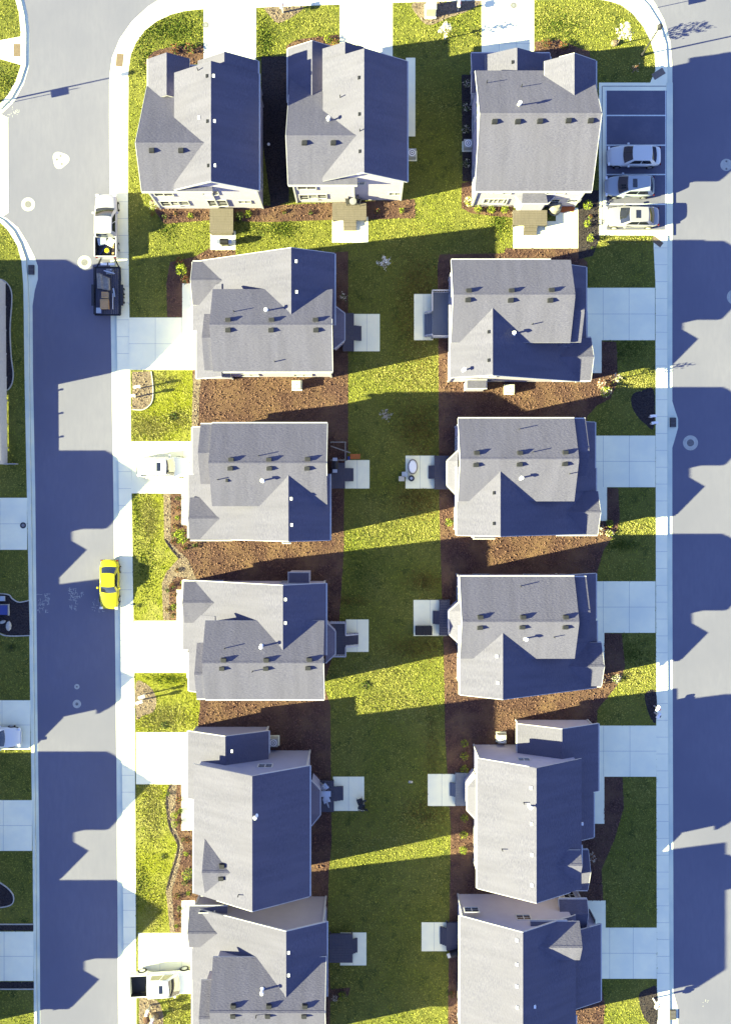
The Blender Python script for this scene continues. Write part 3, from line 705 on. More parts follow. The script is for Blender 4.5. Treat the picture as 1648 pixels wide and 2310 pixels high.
house('house', 'square house left of the parking lot, with five dark roof vents in a row', [
    ('x', 255.4, 8.3, .6, 159, 431, 1081.8, 1356),
    ('y', 1294.5, 7.1, .6, 1227, 1343, 120, 225),
    ('y', 1165.6, 5.0, .5, 1094, 1240, 107, 190),
    ('x', 162, 3.7, .3, 120, 210, 1064, 1242)],
    vents=[(1114, 275), (1166, 275), (1216, 274), (1280, 273), (1330, 273)], pipes=[(1170, 238)], sp=[(1097, 187, 'p'), (1175, 196, 'p'), (1155, 141, 'd')],
    wins=['S', (1113, 447, 1.7, S_, 1.7, 1.0), (1293, 443, 1.8, S_, 1.0, .6), (1118, 431, 4.2, S_, 1.2, .9), (1300, 431, 4.2, S_, 1.2, .9)], garage=[(1140, 100, N_, 4.6)], doors=[(1290, 110, N_)],
    bays=[([(1155, 433), (1176, 459), (1235, 459), (1258, 433)], [(1178, 436), (1230, 436)], 2.9, 3.7)])
# --- left column
def L_house(label, main, nh, y_gable, smallg, bump, shed, extra=None, **kw):
    bl = [main, y_gable, smallg, bump] + shed
    return house('house', label, bl, **kw)
TT = .5
house('house', 'first house of the left column, right of the shaded driveway by the trailer', [
    ('x', 733, 7.7, TT, 652, 838.5, 472, 748),
    ('y', 656.7, 7.2, TT, 435, 754.5, 559, 724),
    ('x', 632, 4.1, TT, 590, 688, 430, 520),
    ('x', 762, 7.05, TT, 708, 836, 455, 520),
    ('y', 500, 4.2, TT, 443, 520, 640, 850)],
    vents=[(514, 745), (611, 745), (712, 745), (514, 722), (612, 722), (711, 722)], pipes=[(601, 701)], sp=[(528, 703, 'p'), (620, 816, 'p'), (668, 590, 'w'), (669, 659, 'w')],
    garage=[(440, 776, W_, 4.6)], doors=[(440, 680, W_)], bays=[([(752, 688), (777, 707), (777, 767), (752, 787)], [(752, 712), (752, 762)], 3.1, 3.9)])
house('house', 'second house of the left column, behind the white car on its driveway', [
    ('x', 1045, 7.7, TT, 955, 1142, 470, 736),
    ('y', 650.5, 7.2, TT, 425, 744, 1068, 1221),
    ('x', 1170, 4.1, TT, 1122, 1218, 424, 520),
    ('x', 1022, 7.05, TT, 957, 1092, 446, 520),
    ('y', 500, 4.2, TT, 434, 520, 961, 1141)],
    vents=[(519, 1057), (607, 1057), (692, 1057), (521, 1037), (606, 1037), (693, 1036)], pipes=[(593, 1084)], sp=[(584, 1028, 'p'), (492, 1082, 'p'), (512, 1084, 'd'), (657, 1125, 'w'), (658, 1184, 'w')],
    garage=[(440, 1056, W_, 4.6)], doors=[(440, 1150, W_)], boxes=[(636, 1214, 656, 1227, 2.6, 0)])
house('house', 'third house of the left column, level with the yellow car', [
    ('x', 1496, 7.7, TT, 1400, 1577.7, 455, 729),
    ('y', 638, 7.2, TT, 413, 735, 1321, 1487),
    ('x', 1360, 4.1, TT, 1312, 1405, 411, 500),
    ('x', 1522, 7.05, TT, 1450, 1576, 438, 500),
    ('y', 485, 4.2, TT, 426, 505, 1390, 1566)],
    vents=[(500, 1508), (599, 1508), (694, 1507), (504, 1489), (600, 1489), (697, 1488)], pipes=[(590, 1458)], sp=[(508, 1462, 'p'), (570, 1514, 'p'), (644, 1352, 'w'), (644, 1405, 'w')],
    garage=[(425, 1460, W_, 4.6)], doors=[(420, 1360, W_)], bays=[([(734, 1403), (756, 1425), (756, 1475), (734, 1496)], [(735, 1425), (735, 1472)], 3.1, 3.9)],
    boxes=[(649, 1290, 699, 1317, 2.8, 0)])
house('house', 'tall long-ridged fourth house of the left column, lower garage wing at its top', [
    ('y', 569, 8.4, .6, 437, 698.5, 1751, 2056),
    ('y', 508.4, 4.5, .5, 424, 606, 1661.6, 1817),
    ('x', 1969, 7.2, .6, 1892, 2020, 455, 560),
    ('x', 1969, 3.6, .35, 1918, 2020, 449, 500)],
    vents=[(498, 1981), (500, 1953)], pipes=[(577, 1840)], sp=[(523, 1694, 'w'), (538, 2018, 'p')], siding='siding_grey',
    wins=['N', (598, 1722, 4.7, N_, 1.1, .8)], garage=[(425, 1710, W_, 4.6)], doors=[(440, 1830, W_)],
    bays=[([(700, 1760), (722, 1783), (722, 1838), (702, 1863)], [(701, 1785), (701, 1836)], 3.1, 3.9)])
house('house', 'fifth house of the left column, cut by the bottom frame edge, above the white pickup', [
    ('x', 2285, 7.7, TT, 2159, 2400, 472, 732.5),
    ('y', 645.4, 7.2, TT, 433, 737, 2101.8, 2274),
    ('x', 2106, 4.1, TT, 2045, 2137, 423, 510),
    ('x', 2299, 7.05, TT, 2211, 2390, 448, 510),
    ('y', 500, 4.2, TT, 434, 520, 2150, 2420)],
    vents=[(525, 2291), (603, 2291), (685, 2291), (526, 2269), (606, 2269), (687, 2269)], pipes=[(592, 2233)], sp=[(578, 2290, 'p'), (651, 2148, 'w'), (651, 2199, 'w')], siding='siding_tan',
    wins=['N', (468, 2036, 3.2, N_, 1.2, .8)], garage=[(430, 2190, W_, 4.6)], doors=[(430, 2080, W_)])
# --- right column
R2 = [('x', 665, 7.7, TT, 586, 773, 1022, 1297),
      ('y', 1110.6, 7.2, TT, 1015, 1322, 678, 846),
      ('x', 718 + 87, 4.15, TT, 762, 858, 1250, 1338),
      ('x', 700, 6.8, TT, 650, 772, 1250, 1318),
      ('y', 1262, 4.2, TT, 1240, 1321, 594, 780)]
house('house', 'first house of the right column, with a railed slate deck on its left side', R2,
    vents=[(1054, 677), (1150, 678), (1239, 678), (1056, 656), (1152, 656), (1242, 655)], pipes=[(1157, 753), (1046, 835)], sp=[(1199, 732, 'p'), (1101, 749, 'd'), (1101, 813, 'd')],
    garage=[(1330, 710, E_, 4.6)], doors=[(1340, 805, E_)], boxes=[(1050, 856, 1098, 878, 2.6, 0)])
R3 = [('x', 1036, 7.7, TT, 944, 1131, 1038, 1305.6),
      ('y', 1128, 7.2, TT, 1029.5, 1343, 1052, 1209.6),
      ('x', 1156, 4.15, TT, 1108, 1206.6, 1260, 1353.6),
      ('x', 1016, 7.05, TT, 945, 1075, 1270, 1329),
      ('y', 1282, 4.2, TT, 1260, 1341, 950, 1108)]
house('house', 'second house of the right column, with a round lounger and fire bowl on its patio', R3,
    vents=[(1072, 1049), (1170, 1048), (1272, 1047), (1074, 1022), (1171, 1022), (1273, 1021)], pipes=[(1174, 1078)], sp=[(1170, 968, 'p'), (1200, 1020, 'p'), (1283, 1069, 'p'), (1113, 1112, 'd'), (1113, 1181, 'd')],
    garage=[(1345, 1040, E_, 4.6)], doors=[(1355, 1156, E_)], boxes=[(1066, 1198, 1116, 1217, 2.6, 0)],
    bays=[([(1033, 1016), (1008, 1040), (1008, 1095), (1033, 1121)], [(1032, 1040), (1032, 1095)], 3.1, 3.9)])
R4 = [('x', 1403.3, 7.7, TT, 1301, 1486, 1042, 1306),
      ('y', 1133.5, 7.2, TT, 1036.7, 1345, 1418, 1577.7),
      ('x', 1504, 4.15, TT, 1450, 1548, 1260, 1361.8),
      ('x', 1380, 7.05, TT, 1302, 1440, 1270, 1331),
      ('y', 1283, 4.2, TT, 1262, 1343, 1297, 1452)]
house('house', 'third house of the right column, with a black hot tub cover on its patio', R4,
    vents=[(1081, 1416), (1176, 1415), (1273, 1415), (1082, 1392), (1178, 1392), (1274, 1392)], pipes=[(1184, 1440)], sp=[(1173, 1322, 'p'), (1248, 1437, 'p'), (1120, 1480, 'w'), (1122, 1540, 'w')],
    garage=[(1345, 1370, E_, 4.6)], doors=[(1360, 1500, E_)],
    bays=[([(1038, 1356), (1012, 1379), (1012, 1430), (1038, 1454)], [(1040, 1379), (1040, 1430)], 3.1, 3.9)])
R5 = [('y', 1209, 8.0, .6, 1076, 1310.7, 1732.8, 2037),
      ('y', 1267, 4.5, .5, 1166, 1348.6, 1645, 1800),
      ('x', 1953, 6.9, .6, 1918, 1985, 1230, 1313),
      ('x', 1968, 3.6, .5, 1918, 2008, 1270, 1331)]
house('house', 'tall long-ridged fourth house of the right column, garage wing toward the right street', R5 + [('y', 1290, 4.0, .5, 1270, 1338, 1790, 1900)],
    vents=[], pipes=[(1194, 1817)], sp=[(1197, 1777, 'w'), (1198, 1858, 'w'), (1199, 1928, 'w'), (1199, 1996, 'w'), (1131, 1915, 'p'), (1180, 1810, 'p'), (1312, 1858, 'w')],
    wins=['N', (1181, 1707, 4.7, N_, .9, .6)], garage=[(1350, 1700, E_, 4.6)], doors=[(1345, 1870, E_)],
    bays=[([(1076, 1748), (1053, 1775), (1053, 1828), (1076, 1852)], [(1080, 1775), (1080, 1828)], 3.1, 3.9)])
house('house', 'fifth house of the right column, cut by the bottom edge, grey dormer on shaded slope', [
    ('y', 1178.6, 7.8, .6, 1036.6, 1298, 2104, 2420),
    ('y', 1290, 4.3, .5, 1230, 1353.8, 2103, 2279),
    ('x', 2138, 6.9, .6, 2079, 2166, 1200, 1313),
    ('x', 2062, 3.6, .45, 2029, 2100, 1262, 1326)],
    pipes=[], sp=[(1165, 2120, 'w'), (1165, 2175, 'w'), (1165, 2224, 'w'), (1166, 2272, 'w'), (1205, 2270, 'w')],
    wins=['N', (1180, 2064, 4.6, N_, 1.1, .7), (1063, 2030, 4.4, N_, 1.1, .7)], garage=[(1355, 2150, E_, 4.6)], doors=[(1325, 2060, E_)])
# --- houses of the west block, just outside the left frame edge; they throw the street shadows
def sh_px(dx, dy): return (dx / S, -dy / S)
def west(blocks, dx, dy, label): 
    return house('house', label, blocks, sh=sh_px(dx, dy), garage=[(1345, {'x': blocks[0][1] + 5, 'y': 1700}[blocks[0][0]], E_, 4.6)], grp='two-storey grey-roofed houses')
# blocks are solved at their own picture position, then the whole house moves by a ground offset
west(R3, -1392, 143, 'house outside the left edge whose peaked shadow reaches the white car on the driveway')
west(R5, -1392, -262, 'long-ridged house outside the left edge whose shadow falls by the yellow car')
west(R3, -1388, 822, 'house outside the left edge whose shadow lies below the fourth left driveway')
west(R3, -1364, 1112, 'house outside the left edge whose shadow lies near the bottom of the left street')
house('house', 'house outside the left edge beside the long bed, topmost of the west block', [
    ('x', 815, 7.4, .5, 725, 905, -330, -8, True), ('y', -70, 8.2, .5, -170, -12, 680, 800, True), ('x', 754, 7.4, .5, 664, 844, -430, -198, True)], garage=[(-20, 790, E_, 4.6)])
fo = empty('fence', (-32.4, 5, .12), 'white panel fence at the left frame edge beside the long shaded bed', 'fence')
fb = []
fy = [640, 693, 746, 799, 852, 905, 958, 1011, 1047]; fx = lambda y: 14 + (y - 640) * .012
for y in fy:
    p = P(fx(y), y); b = MB(); b.box(p.x - .06, p.x + .06, p.y - .06, p.y + .06, .05, 1.92, M['trim']); b.box(p.x - .08, p.x + .08, p.y - .08, p.y + .08, 1.92, 1.98, M['trim']); b.build('post', fo)
for y0, y1 in zip(fy, fy[1:]):
    p, q = P(fx(y0), y0), P(fx(y1), y1); b = MB(); b.box(min(p.x, q.x) - .02, max(p.x, q.x) + .02, q.y + .061, p.y - .061, .2, 1.82, M['trim']); b.build('panel', fo)
p, q = P(fx(1047), 1047), P(44, 1047); b = MB(); b.box(p.x + .061, q.x, p.y - .03, p.y + .03, .2, 1.0, M['trim']); b.build('panel', fo)


# ---------------------------------------------------------------- vehicles
def pip(pts, poly):
    x, y = pts[:, 0], pts[:, 1]; ins = np.zeros(len(pts), bool); n = len(poly)
    for i in range(n):
        x0, y0 = poly[i]; x1, y1 = poly[(i + 1) % n]
        if y0 == y1: continue
        c = ((y0 > y) != (y1 > y)) & (x < (x1 - x0) * (y - y0) / (y1 - y0) + x0); ins ^= c
    return ins
def subsurf(o, n=2):
    m = o.modifiers.new('smooth', 'SUBSURF'); m.levels = n; m.render_levels = n; return o
def loft(b, st, m, cap=True):
    """st: (x, half width, z bottom, z shoulder, z top)"""
    rings = []
    for (x, w, zb, zs, zt) in st:
        rings.append([(x, -w * .86, zb), (x, -w, zb + (zs - zb) * .3), (x, -w * .985, zs - .05), (x, -w * .88, zs + .01), (x, -w * .5, zt - .01), (x, 0, zt),
                      (x, w * .5, zt - .01), (x, w * .88, zs + .01), (x, w * .985, zs - .05), (x, w, zb + (zs - zb) * .3), (x, w * .86, zb)])
    n = len(rings[0]); V = [p for r in rings for p in r]; F = []
    for i in range(len(rings) - 1):
        for j in range(n): a, c = i * n + j, i * n + (j + 1) % n; F.append((a, c, c + n, a + n))
    F.append(tuple(range(n))); F.append(tuple(range((len(rings) - 1) * n, len(rings) * n))[::-1])
    b.mesh(V, F, m, True)
def wheels(root, xs, w, r=.33, wd=.22):
    for x in xs:
        for s in (-1, 1):
            b = MB(); b.cyl((x, s * w - wd / 2, r), r, wd, M['tyre'], 20, axis='y'); wo = b.build('wheel', root, world=False)
            b = MB(); y = s * (w + wd / 2) - (.0 if s > 0 else .02); b.cyl((x, y, r), r * .62, .02, M['rim'], 14, axis='y'); b.build('rim', wo, world=False)
def cabin(root, paint, xf0, xf1, xr1, xr0, wb, wt, zb, zt, sunroof=None, side=True, rear=True, split=None):
    n = 8
    def front(v, y, k): x0 = xf0 + (xf1 - xf0) * v; return x0 + (.14 * (1 - v) + .07 * v) * (1 - y * y)
    def rearx(v, y, k): x0 = xr0 + (xr1 - xr0) * v; return x0 - (.12 * (1 - v) + .05 * v) * (1 - y * y)
    w = lambda v: wb + (wt - wb) * v; z = lambda v: zb + (zt - zb) * (1 - (1 - v) ** 1.25)
    b = MB(); ring = []
    for v in (0, .35, .7, .93):
        r = [(front(v, -1 + 2 * j / n, 0), (-1 + 2 * j / n) * w(v), z(v)) for j in range(n + 1)] + [(rearx(v, 1 - 2 * j / n, 0), (1 - 2 * j / n) * w(v), z(v)) for j in range(n + 1)]
        ring.append(r)
    top = [(p[0] * 1 + (xf1 + xr1 - 2 * p[0]) * .02, p[1] * .94, zt + .0) for p in ring[-1]]
    ring.append(top); N = len(ring[0]); V = [p for r in ring for p in r]; F = []
    for i in range(len(ring) - 1):
        for j in range(N): a, c = i * N + j, i * N + (j + 1) % N; F.append((a, c, c + N, a + N))
    b.mesh(V, F, paint, True)
    k = (len(ring) - 1) * N                          # roof skin, slightly crowned
    for j in range(n):
        a0, a1 = top[j], top[j + 1]; c1, c0 = top[N - 1 - (j + 1)], top[N - 1 - j]
        b.mesh([a0, a1, c1, c0], [(0, 1, 2, 3)], paint, True)
    b.build('cabin_shell', root, world=False)
    def panel(name, f, u0, u1, v0, v1, nx=8):
        g = MB(); V = []; 
        for v in (v0, (v0 + v1) / 2, v1):
            for j in range(nx + 1): V.append(f(u0 + (u1 - u0) * j / nx, v))
        F = [(i * (nx + 1) + j, i * (nx + 1) + j + 1, (i + 1) * (nx + 1) + j + 1, (i + 1) * (nx + 1) + j) for i in range(2) for j in range(nx)]
        g.mesh(V, F, M['cglass'], True); return g.build(name, root, world=False)
    o_ = .022
    panel('windshield', lambda u, v: (front(v, u, 0) + o_, u * w(v), z(v) + o_ * .6), -.90, .90, .05, .93)
    if rear: panel('rear_window', lambda u, v: (rearx(v, u, 0) - o_, u * w(v), z(v) + o_ * .6), -.86, .86, .1, .90)
    if side:
        for s in (-1, 1):
            def f(u, v, s=s): xa, xb = front(v, 1, 0), rearx(v, 1, 0); return (xa + (xb - xa) * u, s * (w(v) + .012), z(v))
            for (a, c) in (split or ((.10, .49), (.52, .88))): panel('side_window', f, a, c, .14, .84, 3)
    if sunroof:
        x0, x1, ww = sunroof; g = MB(); g.box(x0, x1, -ww, ww, zt + .002, zt + .012, M['cglass']); g.build('sunroof', root, world=False)
def trims(root, L, w, z, xm, paint, hl=True):
    for s in (-1, 1):
        b = MB(); b.box(L / 2 - .22, L / 2 - .04, s * (w - .34), s * (w - .08), z - .02, z + .10, M['lens']); b.build('headlight', root, world=False)
        b = MB(); b.box(-L / 2 + .01, -L / 2 + .10, s * (w - .28), s * (w - .10), z + .02, z + .14, M['red']); b.build('taillight', root, world=False)
        b = MB(); b.box(xm - .08, xm + .09, s * w, s * (w + .17), z + .22, z + .35, paint); b.build('mirror', root, world=False)
def car(name, px, py, ang, L, W, paint, label, cat, xf0, xf1, xr1, xr0, zt=1.42, belt=.90, hood=.86, deckz=.92, sunroof=None, hatch=False, nose=.80, grp=None, split=None, z0=Z_CON):
    c = P(px, py); root = empty(name, (c.x, c.y, z0), label, cat, grp, ang); w = W / 2; h = L / 2; p = M[paint]
    b = MB(); st = [(-h, w * .62, .36, .60, .66), (-h + .06, w * .80, .30, deckz - .14, deckz - .06), (-h + .30, w * .92, .24, deckz - .06, deckz), (-h + .75, w * .985, .22, deckz - .05, deckz + .02), (-h + 1.3, w, .22, belt - .03, belt + .03), (0, w, .22, belt - .03, belt + .02),
               (h - 1.55, w, .22, belt - .05, hood + .05), (h - 1.0, w * .985, .22, hood - .08, hood + .0), (h - .5, w * .93, .24, hood - .15, hood - .07), (h - .18, w * nose, .28, hood - .24, hood - .17), (h - .02, w * nose * .78, .34, hood - .38, hood - .32)]
    loft(b, st, p); subsurf(b.build('body', root, world=False), 1)
    b = MB(); b.box(-h + .4, h - .4, -w + .12, w - .12, .16, .30, M['black']); b.build('underbody', root, world=False)
    cabin(root, p, xf0, xf1, xr1, xr0, w * .90, w * .70, belt - .02, zt, sunroof, split=split)
    wheels(root, (h - .92, -h + .88), w - .10)
    trims(root, L, w, .60, xf0 - .35, p)
    b = MB(); b.box(-h + .02, -h + .06, -.26, .26, .55, .68, M['lens']); b.build('licence_plate', root, world=False)
    b = MB()
    for s in (-1, 1): b.box(h - .93 - .36, h - .93 + .36, s * (w - .015) - .01, s * (w - .015) + .01, .2, .66, M['black']); b.box(-h + .88 - .36, -h + .88 + .36, s * (w - .015) - .01, s * (w - .015) + .01, .2, .66, M['black'])
    return root
G1 = 'cars parked on the street, driveways and lot'
car('parked_car', 1423, 359.5, R(180), 4.75, 1.84, 'p_white', 'white sedan in the third stall of the lot, topmost of the three parked cars', 'car', .92, .22, -1.30, -1.85, sunroof=None, grp=G1)
car('parked_car', 1413, 427, R(180), 4.40, 1.90, 'p_silver', 'silver-blue hatchback with sunroof, middle of the three cars in the lot', 'car', 1.00, .25, -1.55, -1.98, zt=1.47, deckz=1.0, sunroof=(-.45, -.05, .38), nose=.72, grp=G1)
car('parked_car', 1418, 495, R(180), 4.85, 1.84, 'p_champ', 'champagne sedan with sunroof in the sunlit lowest stall', 'car', 1.05, .28, -1.22, -1.85, sunroof=(-.58, -.15, .36), grp=G1)
car('sports_car', 251.5, 1317, R(-91), 4.45, 1.78, 'p_yellow', 'yellow sports coupe parked at the kerb of the left street', 'car', .62, .05, -.95, -1.55, zt=1.26, belt=.82, hood=.80, deckz=.86, nose=.82, grp=G1, split=((.12, .85),), z0=.013)
car('parked_car', -4, 1658, 0, 4.7, 1.85, 'p_white', 'white car at the left frame edge on the shaded second driveway', 'car', .95, .3, -1.3, -1.9, grp=G1, sunroof=None)
def suv(px, py, label):
    return car('sport_utility_vehicle', px, py, 0, 4.7, 1.88, 'p_white', label, 'car', .98, .40, -2.0, -2.22, zt=1.66, belt=1.02, hood=1.0, deckz=1.04, sunroof=(-.38, -.02, .38), nose=.86, grp=G1, split=((.10, .40), (.43, .68), (.71, .90)))
suv(373, 1054.5, 'white car with dark sunroof on the second driveway of the left column')

def pickup(px, py, ang, paint, label, L, W, cab_f0, cab_f1, cab_r, zt, sunroof=None, bedm='black', z0=Z_CON):
    c = P(px, py); root = empty('pickup_truck', (c.x, c.y, z0), label, 'pickup truck', G1, ang); w, h = W / 2, L / 2; p = M[paint]
    b = MB(); st = [(cab_r - .02, w, .38, 1.08, 1.12), (cab_r + .8, w, .38, 1.08, 1.13), (cab_f0 - .2, w, .38, 1.08, 1.14), (h - 1.1, w * .99, .38, 1.02, 1.12), (h - .45, w * .96, .40, .98, 1.07), (h - .12, w * .88, .44, .88, .97), (h, w * .80, .5, .75, .8)]
    loft(b, st, p); subsurf(b.build('body', root, world=False), 1)
    b = MB(); x0, x1 = -h + .1, cab_r - .03
    b.box(x0, x1, -w, -w + .10, .45, 1.16, p); b.box(x0, x1, w - .10, w, .45, 1.16, p); b.box(x0 + .002, x0 + .08, -w + .1, w - .1, .45, 1.14, p)
    b.box(x1 - .07, x1, -w + .1, w - .1, .45, 1.15, p); b.build('truck_bed', root, world=False)
    b = MB(); b.box(x0 + .08, x1 - .07, -w + .1, w - .1, .5, .60, M[bedm]); b.box(x0 + .08, x1 - .07, -w + .1, -w + .115, .6, 1.12, M[bedm]); b.box(x0 + .08, x1 - .07, w - .115, w - .1, .6, 1.12, M[bedm]); b.build('bed_liner', root, world=False)
    b = MB(); b.box(x0 - .12, x0 - .01, -w + .05, w - .05, .42, .58, M['rim']); b.build('bumper', root, world=False)
    b = MB(); b.box(-h + .4, h - .4, -w + .2, w - .2, .3, .5, M['black']); b.build('underbody', root, world=False)
    cabin(root, p, cab_f0, cab_f1, cab_r + .10, cab_r - .02, w * .93, w * .76, 1.06, zt, sunroof, split=((.12, .42), (.46, .86)))
    wheels(root, (h - .98, -h + 1.15), w - .12, .40, .26); trims(root, L, w, .85, cab_f0 - .4, p)
    return root
pickup(371, 2205, R(3), 'p_white', 'white crew cab pickup with black bed on the lowest left driveway', 5.9, 2.0, 1.55, .72, -1.15, 1.88, sunroof=(-.05, .30, .36))
pickup(246, 517, R(90), 'p_cream', 'cream pickup at the left kerb with cluttered bed, hitched to a trailer', 5.75, 2.0, 1.50, .48, -.95, 1.84, bedm='darkmetal', z0=.013)
c = P(246, 517)
def item(name, cat, label, x, y, z, build, rz=0, grp=None):
    o = empty(name, (x, y, z), label, cat, grp, rz); build(o); return o
def part(o, name, fn):
    b = MB(); fn(b); return b.build(name, o, world=False)
# things in the pickup bed
def bx_(o): part(o, 'tub', lambda b: b.box(-.38, .38, -.28, .28, 0, .32, M['whitemetal'])); part(o, 'lid', lambda b: b.box(-.40, .40, -.30, .30, .32, .37, M['p_silver']))
item('storage_bin', 'storage bin', 'white bin at the front left of the cream pickup bed', c.x - .32, c.y - 1.35, .63, bx_, .2)
item('storage_bin', 'storage bin', 'silver bin at the front right of the cream pickup bed', c.x + .42, c.y - 1.45, .63, lambda o: (part(o, 'tub', lambda b: b.box(-.3, .3, -.34, .34, 0, .3, M['p_silver'])), part(o, 'lid', lambda b: b.box(-.31, .31, -.35, .35, .3, .34, M['whitemetal']))), -.5)
item('bucket', 'bucket', 'yellow-topped bucket in the rear of the cream pickup bed', c.x + .10, c.y - 2.2, .63, lambda o: (part(o, 'pail', lambda b: b.cyl((0, 0, 0), .17, .38, M['whitemetal'], 16, .20)), part(o, 'lid', lambda b: b.cyl((0, 0, .38), .21, .03, M['p_yellow'], 16))))
item('tool_bundle', 'tools', 'dark jumble of tools lying across the cream pickup bed', c.x - .3, c.y - 2.0, .63, lambda o: [part(o, 'tool_handle', lambda b, i=i: b.beam((-.4 + .1 * i, -.5, .08 + .05 * (i % 3)), (.2 + .12 * i, .5 - .1 * i, .16), .05, M['blue' if i == 1 else 'darkmetal'])) for i in range(5)])
item('lumber_offcut', 'lumber', 'pale board leaning in the rear right corner of the cream pickup bed', c.x + .55, c.y - 2.05, .63, lambda o: part(o, 'board', lambda b: b.beam((0, -.4, .05), (.1, .45, .35), .16, M['ply'], .04)))
# trailer
t = P(248, 655)
tr = empty('utility_trailer', (t.x, t.y, .013), 'black flatbed trailer behind the cream pickup, loaded with a tarp roll and plywood', 'trailer', None, 0)
def f(b):
    for s in (-1, 1): b.box(s * 1.12 - .05, s * 1.12 + .05, -2.35, 1.9, .52, .66, M['black'])
    b.box(-1.12, 1.12, -2.40, -2.28, .52, .66, M['black']); b.box(-1.12, 1.12, 1.85, 1.97, .52, .66, M['black'])
part(tr, 'frame_rail', f)
part(tr, 'trailer_floor', lambda b: [b.box(-1.07 + i * .2, -1.07 + i * .2 + .18, -2.28, 1.85, .58, .62, M['deck_shade_dark']) for i in range(11)])
part(tr, 'tongue', lambda b: (b.beam((-1.0, 1.9, .56), (-.08, 3.9, .52), .11, M['black']), b.beam((1.0, 1.9, .56), (.08, 3.9, .52), .11, M['black']), b.box(-.1, .1, 3.7, 4.05, .45, .6, M['black'])))
for s in (-1, 1):
    part(tr, 'side_rail', lambda b, s=s: (b.box(s * 1.12 - .03, s * 1.12 + .03, -2.35, 1.9, .98, 1.04, M['black']), [b.box(s * 1.12 - .025, s * 1.12 + .025, y - .025, y + .025, .6, 1.0, M['black']) for y in (-2.3, -1.3, -.3, .7, 1.85)]))
    fd = part(tr, 'fender', lambda b, s=s: (b.box(s * 1.16, s * 1.42, -1.55, .35, .72, .77, M['darkmetal'])))
for yy in (-.95, -.2):
    for s in (-1, 1):
        wo = part(tr, 'wheel', lambda b: b.cyl((s * 1.30 - .1, yy, .34), .33, .2, M['tyre'], 18, axis='x'))
        b = MB(); b.cyl((s * 1.30 + s * .1 - .01, yy, .34), .19, .02, M['rim'], 12, axis='x'); b.build('rim', wo, world=False)
for s in (-1, 1): part(tr, 'ramp_gate', lambda b, s=s: b.box(s * .35 - .28, s * .35 + .28, 2.1, 2.32, .6, .66, M['whitemetal']))
def roll(b):
    for k in range(5): b.cyl((-.52 + .21 * k, -.55 - .05 * k, .17 + .05 * math.sin(k * 2)), .17, 1.35 - .07 * k, M['canvas'], 12, axis='y')
item('tarp_roll', 'tarpaulin', 'greyish rolled tarpaulins stacked in the middle of the trailer', t.x - .22, t.y + .55, .633, lambda o: part(o, 'rolled_canvas', roll), .05)
item('machine_engine', 'machine', 'dark tangle of machinery at the front of the trailer', t.x + .25, t.y + 1.45, .633, lambda o: (part(o, 'engine_block', lambda b: b.box(-.3, .3, -.2, .25, 0, .35, M['grey'])), part(o, 'hose', lambda b: (b.beam((-.5, .1, .3), (.5, -.2, .42), .07, M['rim']), b.beam((-.2, -.3, .3), (.5, .3, .35), .05, M['darkmetal']))), part(o, 'exhaust', lambda b: b.cyl((.2, .1, .35), .05, .25, M['rim'], 8))))
item('plywood_stack', 'plywood', 'orange-brown plywood crate lid at the rear of the trailer', t.x - .2, t.y - 1.45, .633, lambda o: (part(o, 'panel', lambda b: b.box(-.38, .38, -.45, .45, .3, .36, M['ply'])), part(o, 'crate_side', lambda b: (b.box(-.36, -.32, -.42, .42, 0, .3, M['wood']), b.box(.32, .36, -.42, .42, 0, .3, M['wood'])))), .03)
item('wooden_chair', 'crate', 'pale wooden box between the tarpaulins and the plywood on the trailer', t.x - .15, t.y - .65, .633, lambda o: (part(o, 'box_side', lambda b: b.box(-.28, .28, -.25, .25, 0, .4, M['canvas'])), part(o, 'slat_top', lambda b: [b.box(-.3, .3, -.28 + i * .15, -.17 + i * .15, .4, .43, M['ply']) for i in range(4)]))).name = 'slatted_crate'
item('metal_pole', 'pole', 'silver pole lying along the right side of the trailer', t.x + .48, t.y - 1.2, .633, lambda o: part(o, 'tube', lambda b: b.cyl((0, -.65, .1), .055, 1.4, M['rim'], 8, axis='y')))
item('metal_pole', 'pole', 'short bluish bar beside the silver pole on the trailer', t.x + .66, t.y - .35, .633, lambda o: part(o, 'tube', lambda b: b.beam((0, -.4, .12), (-.1, .35, .2), .12, M['p_silver'])), 0)
item('plastic_tote', 'tote', 'blue tote in the rear left corner of the trailer', t.x - .72, t.y - 2.0, .633, lambda o: (part(o, 'tub', lambda b: b.box(-.2, .2, -.22, .22, 0, .3, M['blue'])), part(o, 'lid', lambda b: b.box(-.22, .22, -.24, .24, .3, .33, M['p_silver']))))

